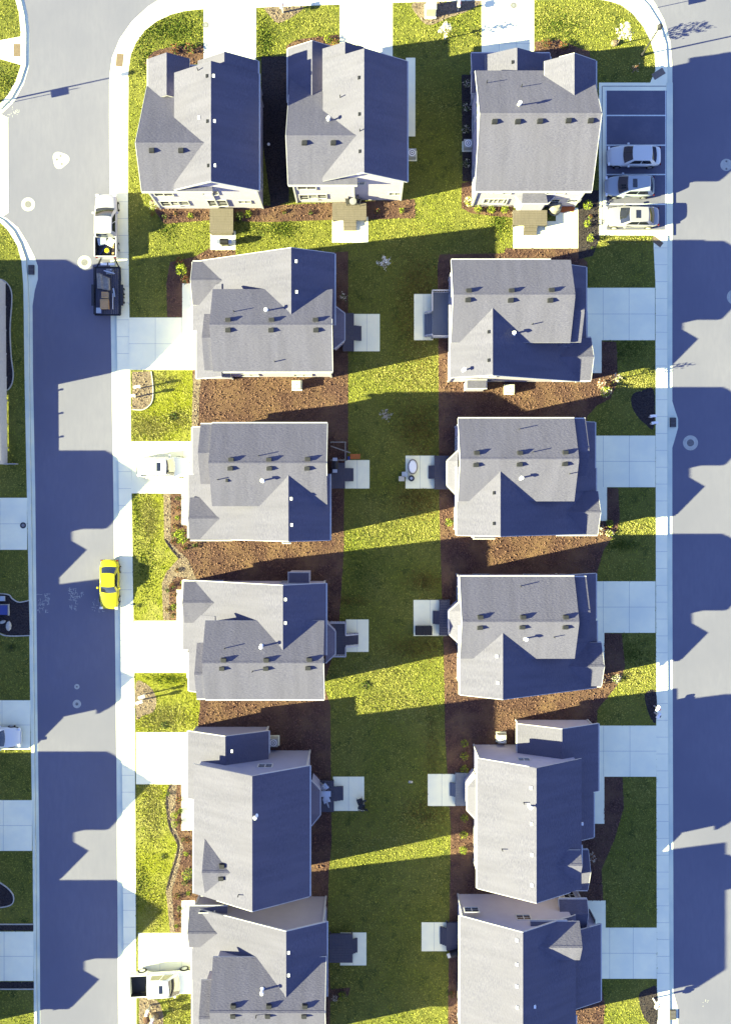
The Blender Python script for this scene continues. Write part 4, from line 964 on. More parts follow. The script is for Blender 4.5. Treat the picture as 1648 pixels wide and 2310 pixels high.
# ---------------------------------------------------------------- decks and outdoor things
def deck(x0, y0, x1, y1, h, side, sx0, sy0, sx1, sy1, m, label, rail=False):
    """deck with three steps on the given side"""
    a, c = P(x0, y1, h), P(x1, y0, h)
    o = empty('deck', ((a.x + c.x) / 2, (a.y + c.y) / 2, .14), label, 'deck', 'back decks of the houses')
    def boards(b):
        n = max(4, int((c.y - a.y) / .145)) if side in 'EW' else max(4, int((c.y - a.y) / .145)); w = (c.y - a.y) / n
        for i in range(n): b.box(a.x, c.x, a.y + i * w + .006, a.y + (i + 1) * w - .006, h - .04, h, M[m])
    bo = MB(); boards(bo); bo.build('deck_boards', o)
    b = MB()
    for x in (a.x + .08, c.x - .08):
        for y in (a.y + .08, c.y - .08): b.box(x - .06, x + .06, y - .06, y + .06, .05, h - .04, M[m])
    b.box(a.x + .02, c.x - .02, a.y + .02, a.y + .06, h - .26, h - .04, M[m]); b.box(a.x + .02, c.x - .02, c.y - .06, c.y - .02, h - .26, h - .04, M[m]); b.box(a.x + .02, a.x + .06, a.y + .06, c.y - .06, h - .26, h - .04, M[m]); b.box(c.x - .06, c.x - .02, a.y + .06, c.y - .06, h - .26, h - .04, M[m])
    b.build('deck_frame', o)
    p, q = P(sx0, sy1, h * .5), P(sx1, sy0, h * .5); n = 3
    for i in range(n):
        z = h - (i + 1) * (h - .14) / (n + 1) ; b = MB(); e = i * .004
        if side == 'S': w = (q.y - p.y) / n; b.box(p.x + e, q.x - e, q.y - (i + 1) * w, q.y - i * w + .03, z - .16, z, M[m])
        if side == 'E': w = (q.x - p.x) / n; b.box(p.x + i * w - .03, p.x + (i + 1) * w, p.y + e, q.y - e, z - .16, z, M[m])
        if side == 'W': w = (q.x - p.x) / n; b.box(q.x - (i + 1) * w, q.x - i * w + .03, p.y + e, q.y - e, z - .16, z, M[m])
        b.build('step', o)
    if rail:
        segs = {'W': [((a.x, a.y), (c.x, a.y)), ((a.x, c.y), (c.x, c.y)), ((a.x, q.y), (a.x, c.y)), ((a.x, a.y), (a.x, p.y))],
                'E': [((a.x, a.y), (c.x, a.y)), ((a.x, c.y), (c.x, c.y)), ((c.x, q.y), (c.x, c.y)), ((c.x, a.y), (c.x, p.y))],
                'S': [((a.x, a.y), (p.x, a.y)), ((q.x, a.y), (c.x, a.y)), ((a.x, a.y), (a.x, c.y)), ((c.x, a.y), (c.x, c.y))]}[side]
        if side in 'EW':
            X = c.x if side == 'E' else a.x; X2 = q.x if side == 'E' else p.x
            for y in (p.y, q.y): segs.append(((X, y), (X2, y)))
        for (u, v) in segs:
            if abs(u[0] - v[0]) + abs(u[1] - v[1]) < .15: continue
            b = MB(); slope = -h * .75 if (side in 'EW' and abs(u[0] - v[0]) > .1 and u[1] in (p.y, q.y)) else 0
            b.beam((u[0], u[1], h + .92), (v[0], v[1], h + .92 + slope), .11, M['trim'], .05); b.beam((u[0], u[1], h + .12), (v[0], v[1], h + .12 + slope), .05, M['trim'])
            L = math.hypot(u[0] - v[0], u[1] - v[1]); k = max(1, int(L / .2))
            for i in range(k + 1):
                f_ = i / k; x, y = u[0] + (v[0] - u[0]) * f_, u[1] + (v[1] - u[1]) * f_; zz = slope * f_
                b.box(x - .02, x + .02, y - .02, y + .02, h + zz + (.02 if not slope else .1), h + .9 + zz, M['trim'])
            b.build('railing', o)
    return o
deck(473, 470, 526, 525, .7, 'S', 476, 525, 524, 530, 'deck', 'grey-brown wooden deck below the top left house')
deck(749, 457, 826, 496, .8, 'S', 774, 496, 803, 519, 'deck', 'wooden deck with chairs below the second house of the top row')
deck(1156, 474, 1233, 508, .8, 'S', 1180, 508, 1210, 529, 'deck', 'wooden deck with steps below the square top right house')
deck(773, 706, 798, 792, .7, 'E', 798, 735, 815, 768, 'deck_shade_dark', 'dark deck with steps behind the first house of the left column')
deck(748, 1044, 778, 1102, .7, 'E', 778, 1056, 797, 1086, 'deck_shade_dark', 'dark deck behind the second house of the left column, below the swing frame')
deck(745, 1402, 780, 1477, .8, 'E', 780, 1428, 808, 1454, 'deck_shade_dark', 'dark deck with white railings behind the third house of the left column', True)
deck(722, 1762, 753, 1832, .6, 'E', 753, 1774, 774, 1806, 'deck_shade_dark', 'dark deck with furniture behind the fourth house of the left column')
deck(742, 2108, 795, 2172, .7, 'E', 792, 2118, 806, 2150, 'deck_shade_dark', 'dark deck over the lowest left patio')
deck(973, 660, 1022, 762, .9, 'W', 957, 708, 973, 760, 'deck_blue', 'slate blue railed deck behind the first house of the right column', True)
deck(979, 1028, 1013, 1104, .7, 'W', 966, 1050, 979, 1080, 'deck_shade_dark', 'dark deck behind the second house of the right column')
deck(990, 1353, 1014, 1434, .7, 'W', 976, 1378, 990, 1408, 'deck_shade_dark', 'dark deck beside the patio with the black hot tub')
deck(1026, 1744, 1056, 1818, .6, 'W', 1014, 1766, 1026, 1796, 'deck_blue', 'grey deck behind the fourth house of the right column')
deck(1006, 2082, 1040, 2144, .7, 'W', 992, 2092, 1006, 2131, 'deck_shade_dark', 'dark deck behind the fifth house of the right column')

G2 = 'patio chairs'
def chair(x, y, z, rz, m, label):
    o = empty('patio_chair', (x, y, z), label, 'chair', G2, rz)
    part(o, 'seat', lambda b: b.box(-.27, .27, -.27, .27, .38, .43, M[m])); part(o, 'backrest', lambda b: b.beam((0, .27, .43), (0, .36, .9), .54, M[m], .04))
    for sx in (-1, 1):
        for sy in (-1, 1): part(o, 'leg', lambda b: b.beam((sx * .24, sy * .24, 0), (sx * .24, sy * .24, .38), .035, M[m]))
        part(o, 'armrest', lambda b: b.box(sx * .27 - .03, sx * .27 + .03, -.24, .26, .60, .63, M[m]))
    return o
def at(px, py, z): p = P(px, py, z); return p.x, p.y, z
def table(px, py, z, r, m, label, rz=0, round_=True):
    o = empty('patio_table', at(px, py, z), label, 'table', 'patio tables', rz)
    part(o, 'tabletop', lambda b: b.cyl((0, 0, .68), r, .035, M[m], 24) if round_ else b.box(-r, r, -r * .6, r * .6, .68, .715, M[m]))
    for a in range(4): part(o, 'leg', lambda b: b.beam((math.cos(a * 1.571 + .785) * r * .6, math.sin(a * 1.571 + .785) * r * .55, 0), (math.cos(a * 1.571 + .785) * r * .55, math.sin(a * 1.571 + .785) * r * .5, .68), .04, M[m]))
    return o
chair(*at(812, 1805, .15), R(-70), 'darkmetal', 'dark chair at the right edge of the patio beside the grass, upper one')
chair(*at(815, 1817, .15), R(-110), 'darkmetal', 'dark chair at the lower right corner of the patio, below its twin')
chair(*at(733, 1772, .61), R(40), 'rim', 'pale metal chair on the dark deck of the tall left house, upper one')
chair(*at(737, 1800, .61), R(200), 'rim', 'pale metal chair on the dark deck of the tall left house, lower one')
table(736, 1785, .61, .42, 'rim', 'pale metal table between two chairs on a dark deck', 0, False)
chair(*at(787, 457.5, .81), R(10), 'darkmetal', 'dark chair against the wall on the wooden deck, left one'); chair(*at(806, 458, .81), R(-10), 'darkmetal', 'dark chair against the wall on the wooden deck, right one')
table(796, 459.5, .81, .32, 'rim', 'small pale table between the dark chairs on the wooden deck')
def sofa(px, py, z, rz, label, m='darkmetal', m2='p_silver', w=.75):
    o = empty('patio_sofa', at(px, py, z), label, 'sofa', 'patio sofas', rz)
    part(o, 'seat', lambda b: b.box(-w, w, -.32, .32, .12, .42, M[m])); part(o, 'backrest', lambda b: b.box(-w, w, .32, .44, .12, .82, M[m]))
    for s in (-1, 1): part(o, 'armrest', lambda b: b.box(s * (w + .12), s * w, -.32, .44, .12, .60, M[m])); part(o, 'cushion', lambda b: b.box(s * .04, s * (w - .02), -.30, .28, .42, .52, M[m2]))
    return o
def grill(px, py, z, rz, label):
    o = empty('barbecue_grill', at(px, py, z), label, 'grill', 'barbecue grills', rz)
    part(o, 'firebox', lambda b: b.box(-.36, .36, -.25, .25, .62, .86, M['black'])); part(o, 'hood', lambda b: b.cyl((-.36, 0, .88), .26, .72, M['black'], 14, axis='x'))
    part(o, 'cart', lambda b: b.box(-.32, .32, -.2, .2, .12, .62, M['darkmetal']))
    for s in (-1, 1): part(o, 'side_shelf', lambda b: b.box(s * .36, s * .66, -.2, .2, .78, .82, M['rim'])); part(o, 'wheel', lambda b: b.cyl((s * .3, -.2, .09), .09, .04, M['tyre'], 10, axis='y'))
grill(509, 551, .15, R(0), 'black grill on the small white patio below the top left house')
table(496, 553, .15, .30, 'whitemetal', 'small white table beside the black grill', 0, False)
grill(756, 1050, .72, R(90), 'black grill on the dark deck of the second left house')
grill(1022, 2141, .15, R(20), 'grill at the corner of the lowest right deck')
o = empty('covered_grill', at(1249, 472, .15), 'grill under a grey cover beside the angled bay of the square house', 'grill')
part(o, 'cover', lambda b: (b.cyl((0, 0, 0), .62, 1.0, M['canvas'], 12, .48), b.cyl((0, 0, 1.0), .48, .12, M['canvas'], 12, .3)))
part(o, 'tie_cord', lambda b: b.cyl((0, 0, .3), .60, .04, M['black'], 12, .59))
o = empty('gravel_heap', at(1278, 466, .147), 'rust-brown patch of bark on the patio by the square house wall', 'bark patch')
part(o, 'bark_chips', lambda b: b.prism([(-.75, -.5), (-.3, -.55), (.1, -.42), (.55, -.5), (.7, -.2), (.6, .4), (.1, .55), (-.6, .5), (-.8, .1)], 0, .03, M['orange']))
o = empty('hot_tub', at(954, 1420, .15), 'black covered hot tub in the lower left corner of a white patio', 'hot tub')
part(o, 'tub_shell', lambda b: b.box(-.70, .70, -.36, .36, 0, .62, M['darkmetal'])); part(o, 'cover', lambda b: (b.box(-.76, -.01, -.41, .41, .62, .72, M['black']), b.box(.01, .76, -.41, .41, .62, .72, M['black'])))
# oval lounger, fire bowl and small blocks on the R3 patio
o = empty('round_lounger', at(930, 1053, .15), 'pale oval lounger on the second right patio', 'lounger')
def oval(b, rx, ry, z0, z1, m, n=28, k=1.0): b.mesh([(rx * math.cos(2 * math.pi * i / n), ry * math.sin(2 * math.pi * i / n), z0) for i in range(n)] + [(k * rx * math.cos(2 * math.pi * i / n), k * ry * math.sin(2 * math.pi * i / n), z1) for i in range(n)], [(i, (i + 1) % n, (i + 1) % n + n, i + n) for i in range(n)] + [tuple(range(n, 2 * n))], m, False)
part(o, 'base', lambda b: oval(b, .42, .66, 0, .3, M['p_silver'], k=1.05)); part(o, 'cushion', lambda b: oval(b, .36, .58, .3, .42, M['whitemetal'], k=.9)); part(o, 'rim_band', lambda b: oval(b, .46, .70, .24, .31, M['canvas']))
o = empty('fire_bowl', at(927, 1079, .15), 'small round black fire bowl below the pale oval lounger', 'fire pit')
part(o, 'bowl', lambda b: (b.cyl((0, 0, 0), .2, .3, M['black'], 18, .28), b.cyl((0, 0, .3), .28, .03, M['darkmetal'], 18, .27))); part(o, 'embers', lambda b: b.cyl((0, 0, .331), .13, .02, M['rim'], 12))
for (x, y, lab, m) in ((912, 1070, 'bluish garden cube overhanging the left edge of the second right patio', 'p_silver'), (905, 1080, 'pale stone block on the grass left of the second right patio', 'stone')):
    o = empty('garden_block', at(x, y, .13), lab, 'block', 'small garden blocks'); part(o, 'stone_block', lambda b: b.box(-.24, .24, -.2, .2, 0, .3, M[m])); part(o, 'cap', lambda b: b.box(-.26, .26, -.22, .22, .3, .34, M[m]))
# swing frame and orange bench by L3
o = empty('garden_trellis', at(763, 1020, .14), 'pale timber frame behind the second house of the left column', 'frame')
for (u, v) in (((-.65, .85, 1.0), (.65, .85, 1.0)), ((.65, .85, 1.0), (.65, -.75, 1.0)), ((-.65, -.75, 1.0), (.65, -.75, 1.0)), ((-.65, .5, 1.0), (1.1, -.1, .9))): part(o, 'rail', lambda b: b.beam(u, v, .09, M['canvas']))
for (u, v) in ((-.65, .85), (.65, .85), (.65, -.75), (-.65, -.75)): part(o, 'post', lambda b: b.beam((u, v, 0), (u, v, 1.0), .09, M['canvas']))
o = empty('play_slide', at(801, 1030, .14), 'orange wooden play platform on the grass above a patio', 'play platform')
part(o, 'platform', lambda b: [b.box(-.45, .45, -.22 + i * .11, -.13 + i * .11, .5, .54, M['orange']) for i in range(4)])
for sx in (-1, 1):
    for sy in (-1, 1): part(o, 'leg', lambda b: b.beam((sx * .4, sy * .17, 0), (sx * .4, sy * .17, .5), .06, M['orange']))
part(o, 'side_bin', lambda b: b.box(-.68, -.47, -.3, 0, 0, .3, M['blue']))
# air conditioners
def acunit(px, py, label):
    o = empty('air_conditioner', at(px, py, .14), label, 'air conditioner', 'air conditioning units beside the houses')
    part(o, 'base_pad', lambda b: b.box(-.46, .46, -.46, .46, 0, .06, M['concrete'])); part(o, 'cabinet', lambda b: b.box(-.37, .37, -.37, .37, .06, .82, M['greybox']))
    fg = part(o, 'fan_grille', lambda b: [b.cyl((0, 0, .82 + k * .004), .31 - k * .08, .012, M['whitemetal'] if k % 2 == 0 else M['grey'], 20) for k in range(4)])
    b = MB(); b.cyl((0, 0, .84), .05, .02, M['black'], 10); b.build('fan_hub', fg, world=False)
acunit(670, 870, 'unit on mulch below the first house of the left column'); acunit(1147, 879, 'unit on mulch below the first house of the right column')
acunit(1053, 331, 'shaded unit left of the square top right house'); acunit(1129, 1662, 'unit above the tall fourth house of the right column')
acunit(928, 352, 'shaded unit right of the second house in the top row'); acunit(619, 1670, 'shaded unit beside the garage wing of the tall left house')
# mailboxes, cabinets
def mailbox(px, py, rz, label):
    o = empty('mailbox', at(px, py, .14), label, 'mailbox', 'kerbside mailboxes', rz)
    part(o, 'post', lambda b: b.box(-.06, .06, -.06, .06, 0, 1.05, M['trim']))
    def f(b): b.cyl((-.28, 0, 1.17), .13, .56, M['whitemetal'], 14, axis='x'); b.box(-.28, .28, -.13, .13, 1.04, 1.17, M['whitemetal'])
    bo = part(o, 'letter_box', f); b = MB(); b.box(-.1, .1, -.16, -.135, 1.2, 1.3, M['red']); b.build('flag', bo, world=False)
    part(o, 'crossarm', lambda b: b.box(-.25, .25, -.04, .04, .98, 1.04, M['trim']))
mailbox(317, 876, R(10), 'mailbox in the bed below the topmost left driveway'); mailbox(306, 896, R(5), 'lower mailbox of the pair in the bed below the topmost left driveway')
mailbox(327, 1566, R(14), 'mailbox in the bed below the third left driveway'); mailbox(322, 1578, R(20), 'second mailbox touching the first, below the third left driveway')
mailbox(339, 2268, R(70), 'mailbox in the rocky bed below the white pickup'); mailbox(350, 2287, R(75), 'lower mailbox in the rocky bed at the bottom left')
mailbox(1463, 941, R(5), 'shaded mailbox in the dark bed by the second right driveway'); mailbox(1466, 956, R(8), 'second mailbox below the first by the second right driveway')
mailbox(1474, 1592, R(60), 'shaded mailbox beside the fourth right driveway'); mailbox(1475, 1607, R(60), 'lower mailbox of the pair beside the fourth right driveway')
mailbox(1472, 2252, R(60), 'shaded mailbox in the dark bed at the bottom right')
mailbox(638, 28, R(85), 'mailbox in the round bed between the first two top driveways'); mailbox(1032, 24, R(85), 'mailbox right of the green cabinet in the top bed')
o = empty('utility_cabinet', at(970, 27, .13), 'grey-green utility cabinet in the top bed between two driveways', 'utility cabinet')
part(o, 'pad', lambda b: b.box(-.52, .52, -.66, .66, 0, .1, M['concrete'])); part(o, 'cabinet_body', lambda b: b.box(-.42, .42, -.5, .5, .1, 1.35, M['greybox'])); part(o, 'lid', lambda b: b.box(-.46, .46, -.54, .54, 1.35, 1.42, M['greybox']))
for (x, y, lab) in ((27, 1347, 'bluish rounded planter at the top of the left edge bed'), (30, 1405, 'pale upright boulder in the left edge bed')): pass
def rock(px, py, rx, ry, h, rz, m, label, z=.13):
    o = empty('boulder', at(px, py, z), label, 'boulder', 'boulders in the planting beds', rz); rr = random.Random(int(px * py)); b = MB(); n = 9; V = []; F = []
    for j, (k, zz) in enumerate(((1.0, 0), (1.05, .4), (.8, .85), (.35, 1.0))):
        for i in range(n): a = 2 * math.pi * i / n; q = k * rr.uniform(.88, 1.1); V.append((rx * q * math.cos(a), ry * q * math.sin(a), h * zz))
    for j in range(3):
        for i in range(n): F.append((j * n + i, j * n + (i + 1) % n, (j + 1) * n + (i + 1) % n, (j + 1) * n + i))
    F.append(tuple(range(3 * n, 4 * n))); b.mesh(V, F, M[m], False); b.build('stone', o, world=False)
rock(21, 1412, .25, .42, .3, 0, 'stone', 'upright pale boulder in the left edge bed'); rock(7, 1403, .28, .15, .2, .4, 'stone', 'small slanted pale stone left of the upright boulder')
rock(348, 2292, .42, .36, .4, 0, 'gravel', 'brown boulder in the rocky bed at the bottom left'); rock(332, 2298, .36, .3, .35, 1, 'mulch', 'russet boulder left of the brown one at the bottom left'); rock(1385, 98, .35, .28, .3, .4, 'gravel', 'brown rock at the foot of the white sapling, top right')
o = empty('planter_box', at(8, 1375, .14), 'blue square planter with pale corner at the left frame edge', 'planter')
part(o, 'box', lambda b: b.box(-.5, .5, -.42, .42, 0, .4, M['blue'])); part(o, 'rim', lambda b: (b.box(.52, .60, -.5, .5, .1, .3, M['stone']), b.box(-.5, .52, .44, .5, .1, .3, M['stone'])))
o = empty('storage_bench', at(5, 1349, .14), 'pale rounded bench above the blue planter at the left frame edge', 'bench'); part(o, 'bench_top', lambda b: b.box(-.5, .42, -.22, .22, .3, .42, M['p_silver'])); part(o, 'leg', lambda b: b.box(-.4, .3, -.15, .15, 0, .3, M['grey']))

# ---------------------------------------------------------------- poles and signs
def lamp(px, py, h, az, label, arm=1.2):
    o = empty('street_lamp', at(px, py, .12), label, 'street lamp', 'street lamps')
    b = MB(); b.cyl((0, 0, 0), .075, h, M['darkmetal'], 10, .05); b.cyl((0, 0, 0), .16, .35, M['darkmetal'], 10, .1); b.build('pole', o, world=False)
    d = Vector((math.cos(az), math.sin(az), 0)); b = MB(); b.beam((0, 0, h - .05), d * arm * .3 + Vector((0, 0, h)), .05, M['darkmetal']); b.box(-.16, .16, -.16, .16, h, h + .38, M['darkmetal']); b.cyl((0, 0, h + .38), .22, .1, M['darkmetal'], 10, .04); b.build('lamp_head', o, world=False)
def signpost(px, py, rz, label, kind='street', h=3.0):
    o = empty('sign_post', at(px, py, .12), label, 'sign', 'street sign posts', rz)
    b = MB(); b.cyl((0, 0, 0), .03, h, M['rim'], 8); b.build('pole', o, world=False)
    b = MB()
    if kind == 'street': b.box(-.34, .34, -.012, .012, h - .25, h - .03, M['l_green'])
    b.build('street_name_plate', o, world=False) if b.v else None
    b = MB(); b.box(-.012, .012, -.36, .36, h - .95, h - .32, M['rim']); b.build('sign_plate', o, world=False)
lamp(1447, 124, 4.6, 2.0, 'dark street lamp on the grassy upper right corner'); lamp(-14, 231, 4.6, 0, 'street lamp at the left frame edge, upper corner')
signpost(-22, 240, R(8), 'signs on a thin post at the upper left frame edge'); signpost(1416, 30, R(0), 'signs on a thin post at the top right sidewalk')

# ---------------------------------------------------------------- plants
def foliage(b, c, rx, ry, rz, n, ls, mats, rr, hollow=.35):
    for _ in range(n):
        while True:
            u = Vector((rr.uniform(-1, 1), rr.uniform(-1, 1), rr.uniform(-1, 1)))
            if hollow < u.length < 1: break
        p = Vector(c) + Vector((u.x * rx, u.y * ry, u.z * rz)); s = ls * rr.uniform(.6, 1.3)
        d = Vector((rr.gauss(0, 1), rr.gauss(0, 1), rr.gauss(0, 1) + .4)).normalized(); t_ = d.orthogonal().normalized(); t_.rotate(Matrix.Rotation(rr.uniform(0, 6.28), 3, d)); e = d.cross(t_)
        b.poly([p + t_ * s, p + e * s * .55, p - t_ * s, p - e * s * .55], rr.choice(mats))
def shrub(px, py, r, h, mats, label, n=170, name='shrub', cat='shrub', grp='shrubs in the beds', z=.13, seed=0):
    rr = random.Random(int(px * 7 + py * 3 + seed)); o = empty(name, at(px, py, z), label, cat, grp)
    b = MB(); foliage(b, (0, 0, h * .55), r, r, h * .5, n, r * .16, [M[m] for m in mats], rr); b.build('foliage', o, world=False)
    b = MB()
    for i in range(4): a = i * 1.57 + .4; b.beam((0, 0, 0), (math.cos(a) * r * .5, math.sin(a) * r * .5, h * .6), .03, M['bark'])
    b.build('stem', o, world=False)
GL = 'round lime shrubs'
def lime(px, py, r, h, where): shrub(px, py, r, h, ['l_lime', 'l_lime', 'l_green'], 'lime mounded shrub ' + where, 190, grp=GL)
lime(1077, 474, .40, .7, 'below the square house, left of three'); lime(1106, 476, .38, .7, 'below the square house, middle of three'); lime(1136, 475, .36, .7, 'below the square house, beside the deck')
lime(1322, 466, .44, .9, 'right of the white patio, top one of three'); lime(1321, 508, .34, .8, 'right of the white patio, middle of three'); lime(1328, 540, .36, .8, 'right of the white patio, lowest of three')
shrub(1058, 458, .5, .8, ['l_pale', 'l_lime'], 'pale bleached shrub at the lower left corner of the square house')
for i, (y, w) in enumerate(((1675, 'uppermost of the shaded dark-bed row'), (1703, 'second of the shaded dark-bed row'), (1733, 'third of the shaded dark-bed row'), (1842, 'below the grey deck'))): shrub(1046, y, .40, .6, ['l_lime', 'l_green'], 'olive round shrub left of the tall right house, ' + w, 130, grp=GL)
lime(1044, 1880, .40, .7, 'on sunlit mulch left of the tall right house, upper'); lime(1043, 1914, .38, .7, 'on sunlit mulch left of the tall right house, lower')
for i, y in enumerate((192, 246, 295, 371)): shrub(1050, y, .42, .6, ['l_green', 'l_pale'], 'faint shaded shrub left of the square house, ' + ('topmost', 'second from the top', 'just above the air conditioner', 'just below the air conditioner')[i], 90)
shrub(349, 468, .42, 1.0, ['l_lime', 'l_pale'], 'yellowish shrub at the lower left corner of the top left house')
shrub(540, 488, .42, .5, ['l_green', 'l_dark'], 'dark green clump right of the first wooden deck'); shrub(560, 484, .35, .4, ['l_lime', 'l_green'], 'light green clump right of the first wooden deck'); shrub(540, 498, .3, .3, ['l_dark'], 'low dark clump near the first wooden deck')
shrub(412, 612, .55, 1.3, ['l_lime', 'l_lime', 'l_green'], 'yellow-green upright shrub at the upper left corner of the first left house', 220); shrub(405, 594, .5, .6, ['l_red', 'l_red', 'l_green'], 'russet shrub above the yellow-green upright one')
shrub(418, 632, .45, .6, ['l_red', 'l_dark'], 'russet shrub below the yellow-green upright one')
shrub(408, 1203, .5, 1.1, ['l_lime', 'l_lime', 'l_green'], 'lime shrub at the lower left corner of the second left house', 200); shrub(415, 1216, .42, .9, ['l_lime', 'l_green'], 'second lime shrub touching the first by the second left house', 170)
shrub(395, 1836, .34, .7, ['l_lime'], 'lime shrub left of the walk of the tall left house, upper'); shrub(396, 1856, .34, .7, ['l_lime', 'l_green'], 'lime shrub left of the walk of the tall left house, lower')
shrub(428, 1962, .5, 1.7, ['l_green', 'l_lime', 'l_dark'], 'tall leaning green shrub by the left wall of the tall left house', 260); shrub(1372, 1180, .4, .6, ['l_lime', 'l_green'], 'small green shrub right of the second right house'); shrub(1012, 1178, .4, .7, ['l_green', 'l_lime'], 'green shrub left of the second right house')
shrub(1362, 885, .55, 1.0, ['l_green', 'l_pale', 'l_lime'], 'loose green and pale shrub at the lower right corner of the first right house', 220); shrub(1352, 868, .45, .9, ['l_pale', 'l_red'], 'pale bare shrub just above the loose green one'); shrub(1376, 868, .3, .4, ['l_red', 'l_dark'], 'low dark shrub under the thin sapling by the first right house')
shrub(1350, 1195, .5, .5, ['l_pale', 'l_pale', 'l_red'], 'pale dry grass clump at the lower right of the second right house'); shrub(1373, 1203, .4, .4, ['l_pale', 'l_lime'], 'smaller pale clump right of the dry grass clump'); shrub(1352, 1535, .5, .6, ['l_pale', 'l_red'], 'dry brown clump at the lower right of the third right house'); shrub(1388, 1530, .45, .5, ['l_pale', 'l_pale', 'l_green'], 'pale clump at the bed corner, right of the dry brown clump')
shrub(772, 2242, .42, .6, ['l_lime', 'l_green'], 'bright lime clump in the sun strip near the bottom patio'); shrub(755, 2249, .3, .4, ['l_red', 'l_pale'], 'dull clump left of the bright lime one'); shrub(1018, 2240, .35, .4, ['l_red', 'l_green'], 'low russet clump left of the lowest right house'); shrub(1330, 1930, .5, .7, ['l_pale', 'l_red'], 'dry pale shrub beside the grey dormer of the tall right house')
shrub(380, 1790, .2, .3, ['l_green'], 'tiny tuft at the top of the snaking bed'); shrub(470, 160, .3, .5, ['l_red', 'l_dark'], 'dark clump in front of the top left house') 
shrub(740, 92, .42, .6, ['l_lime', 'l_green'], 'lime clump beside the second top driveway'); shrub(757, 100, .35, .6, ['l_lime', 'l_red'], 'lime and russet clump next to the second top driveway'); shrub(395, 115, .5, .6, ['l_red', 'l_dark'], 'russet clump above the top left house, left one'); shrub(430, 112, .5, .6, ['l_red', 'l_green', 'l_dark'], 'russet clump above the top left house, right one'); shrub(1230, 100, .45, .5, ['l_red', 'l_dark'], 'russet clump above the square house, left one'); shrub(1270, 104, .45, .5, ['l_red', 'l_green'], 'russet clump above the square house, right one')
tiny = [(402, 1125), (401, 1148), (400, 1168), (397, 1188), (393, 1207), (391, 1222), (403, 1222), (417, 1234), (441, 1230), (400, 1286), (411, 1314), (390, 1320), (378, 1331), (394, 1342), (392, 1368), (378, 1375), (391, 1388), (405, 1803), (407, 1828), (408, 1852), (414, 1893), (424, 1895), (420, 1925), (436, 1930), (418, 1990), (434, 2002), (425, 2014), (400, 2020), (405, 2048), (404, 2066), (398, 2088), (346, 485), (372, 490), (396, 484), (430, 488), (640, 478), (700, 480), (850, 478), (905, 476), (1330, 490), (1335, 560)]
protos = []
for i, (x, y) in enumerate(tiny):
    k = i % 4
    if i < 4:
        rr = random.Random(50 + i); o = empty('bedding_plant', at(x, y, .13), 'small round bedding plant on mulch', 'bedding plant', 'small bedding plants on mulch')
        b = MB(); foliage(b, (0, 0, .16), .24, .24, .17, 70, .06, [M[m] for m in (['l_dark', 'l_green'], ['l_red', 'l_dark'], ['l_green', 'l_lime'], ['l_red', 'l_green'])[k]], rr, .1); ch = b.build('foliage', o, world=False); protos.append((o, ch))
    else:
        o0, c0 = protos[k]; o = o0.copy(); COL.objects.link(o); o.location = at(x, y, .13); o.rotation_euler.z = i * 1.3; s_ = .8 + .5 * ((i * 37) % 10) / 10; o.scale = (s_, s_, s_)
        c1 = c0.copy(); c1.parent = o; COL.objects.link(c1)
def sapling(px, py, h, spread, label, mats, n=120, trunk=.05, ls=.09):
    rr = random.Random(int(px + py)); o = empty('sapling', at(px, py, .12), label, 'tree', 'young trees')
    b = MB(); b.cyl((0, 0, 0), trunk, h * .95, M['bark'], 7, .012)
    cr = MB()
    for i in range(16):
        z = h * (.32 + .6 * i / 16); a = i * 2.4 + rr.random(); L = spread * (1.1 - .75 * i / 16); e = Vector((math.cos(a) * L, math.sin(a) * L, z + L * .7)); b.beam((0, 0, z), e, .022, M['bark'])
        for _ in range(n // 16):
            f_ = rr.uniform(.3, 1.05); p = Vector((0, 0, z)).lerp(e, f_) + Vector((rr.gauss(0, .07), rr.gauss(0, .07), rr.gauss(0, .07))); s = ls * rr.uniform(.6, 1.2)
            d = Vector((rr.gauss(0, 1), rr.gauss(0, 1), rr.gauss(0, 1))).normalized(); t_ = d.orthogonal().normalized(); g = d.cross(t_)
            cr.poly([p + t_ * s, p + g * s * .6, p - t_ * s, p - g * s * .6], M[rr.choice(mats)])
    b.build('trunk', o, world=False); cr.build('crown', o, world=False)
sapling(1391, 100, 3.4, .75, 'white blossoming sapling on the upper right corner lawn', ['l_pale', 'whitemetal'], 330)
sapling(1000, 88, 2.7, .55, 'white leafless sapling on the lawn between the second and third top driveways', ['l_pale', 'whitemetal'], 220)
sapling(866, 600, 2.2, .60, 'white sapling in the shaded back lawn, upper one', ['l_pale', 'whitemetal'], 200)
sapling(869, 937, 1.5, .55, 'greyish sapling in the shaded back lawn, second one down', ['l_pale', 'grey', 'stone'], 130)
sapling(1378, 858, 3.0, .45, 'thin pale sapling at the lower right of the first right house', ['l_pale', 'l_green'], 90); sapling(775, 676, 1.5, .4, 'thin sapling right of the first left house', ['l_pale', 'l_green'], 50); sapling(1426, 163, 1.2, .3, 'tiny sapling in the shaded corner above the parking lot', ['l_pale', 'l_red'], 40)
for (x, y, r, w) in ((389, 940, .42, 'first front lawn of the left column'), (372, 1635, .36, 'front lawn below the third left driveway'), (368, 1932, .32, 'long front lawn of the tall left house'), (824, 1545, .40, 'bright back lawn strip'), (380, 2278, .30, 'lawn at the bottom left'), (312, 1366, .22, 'lawn beside the yellow car shadow'), (28, 1462, .35, 'shaded lawn at the left frame edge')):
    shrub(x, y, r, .16, ['l_green', 'l_dark'], 'dark green tuft in the ' + w, 120, 'grass_clump', 'grass tuft', 'dark tufts in the lawns')
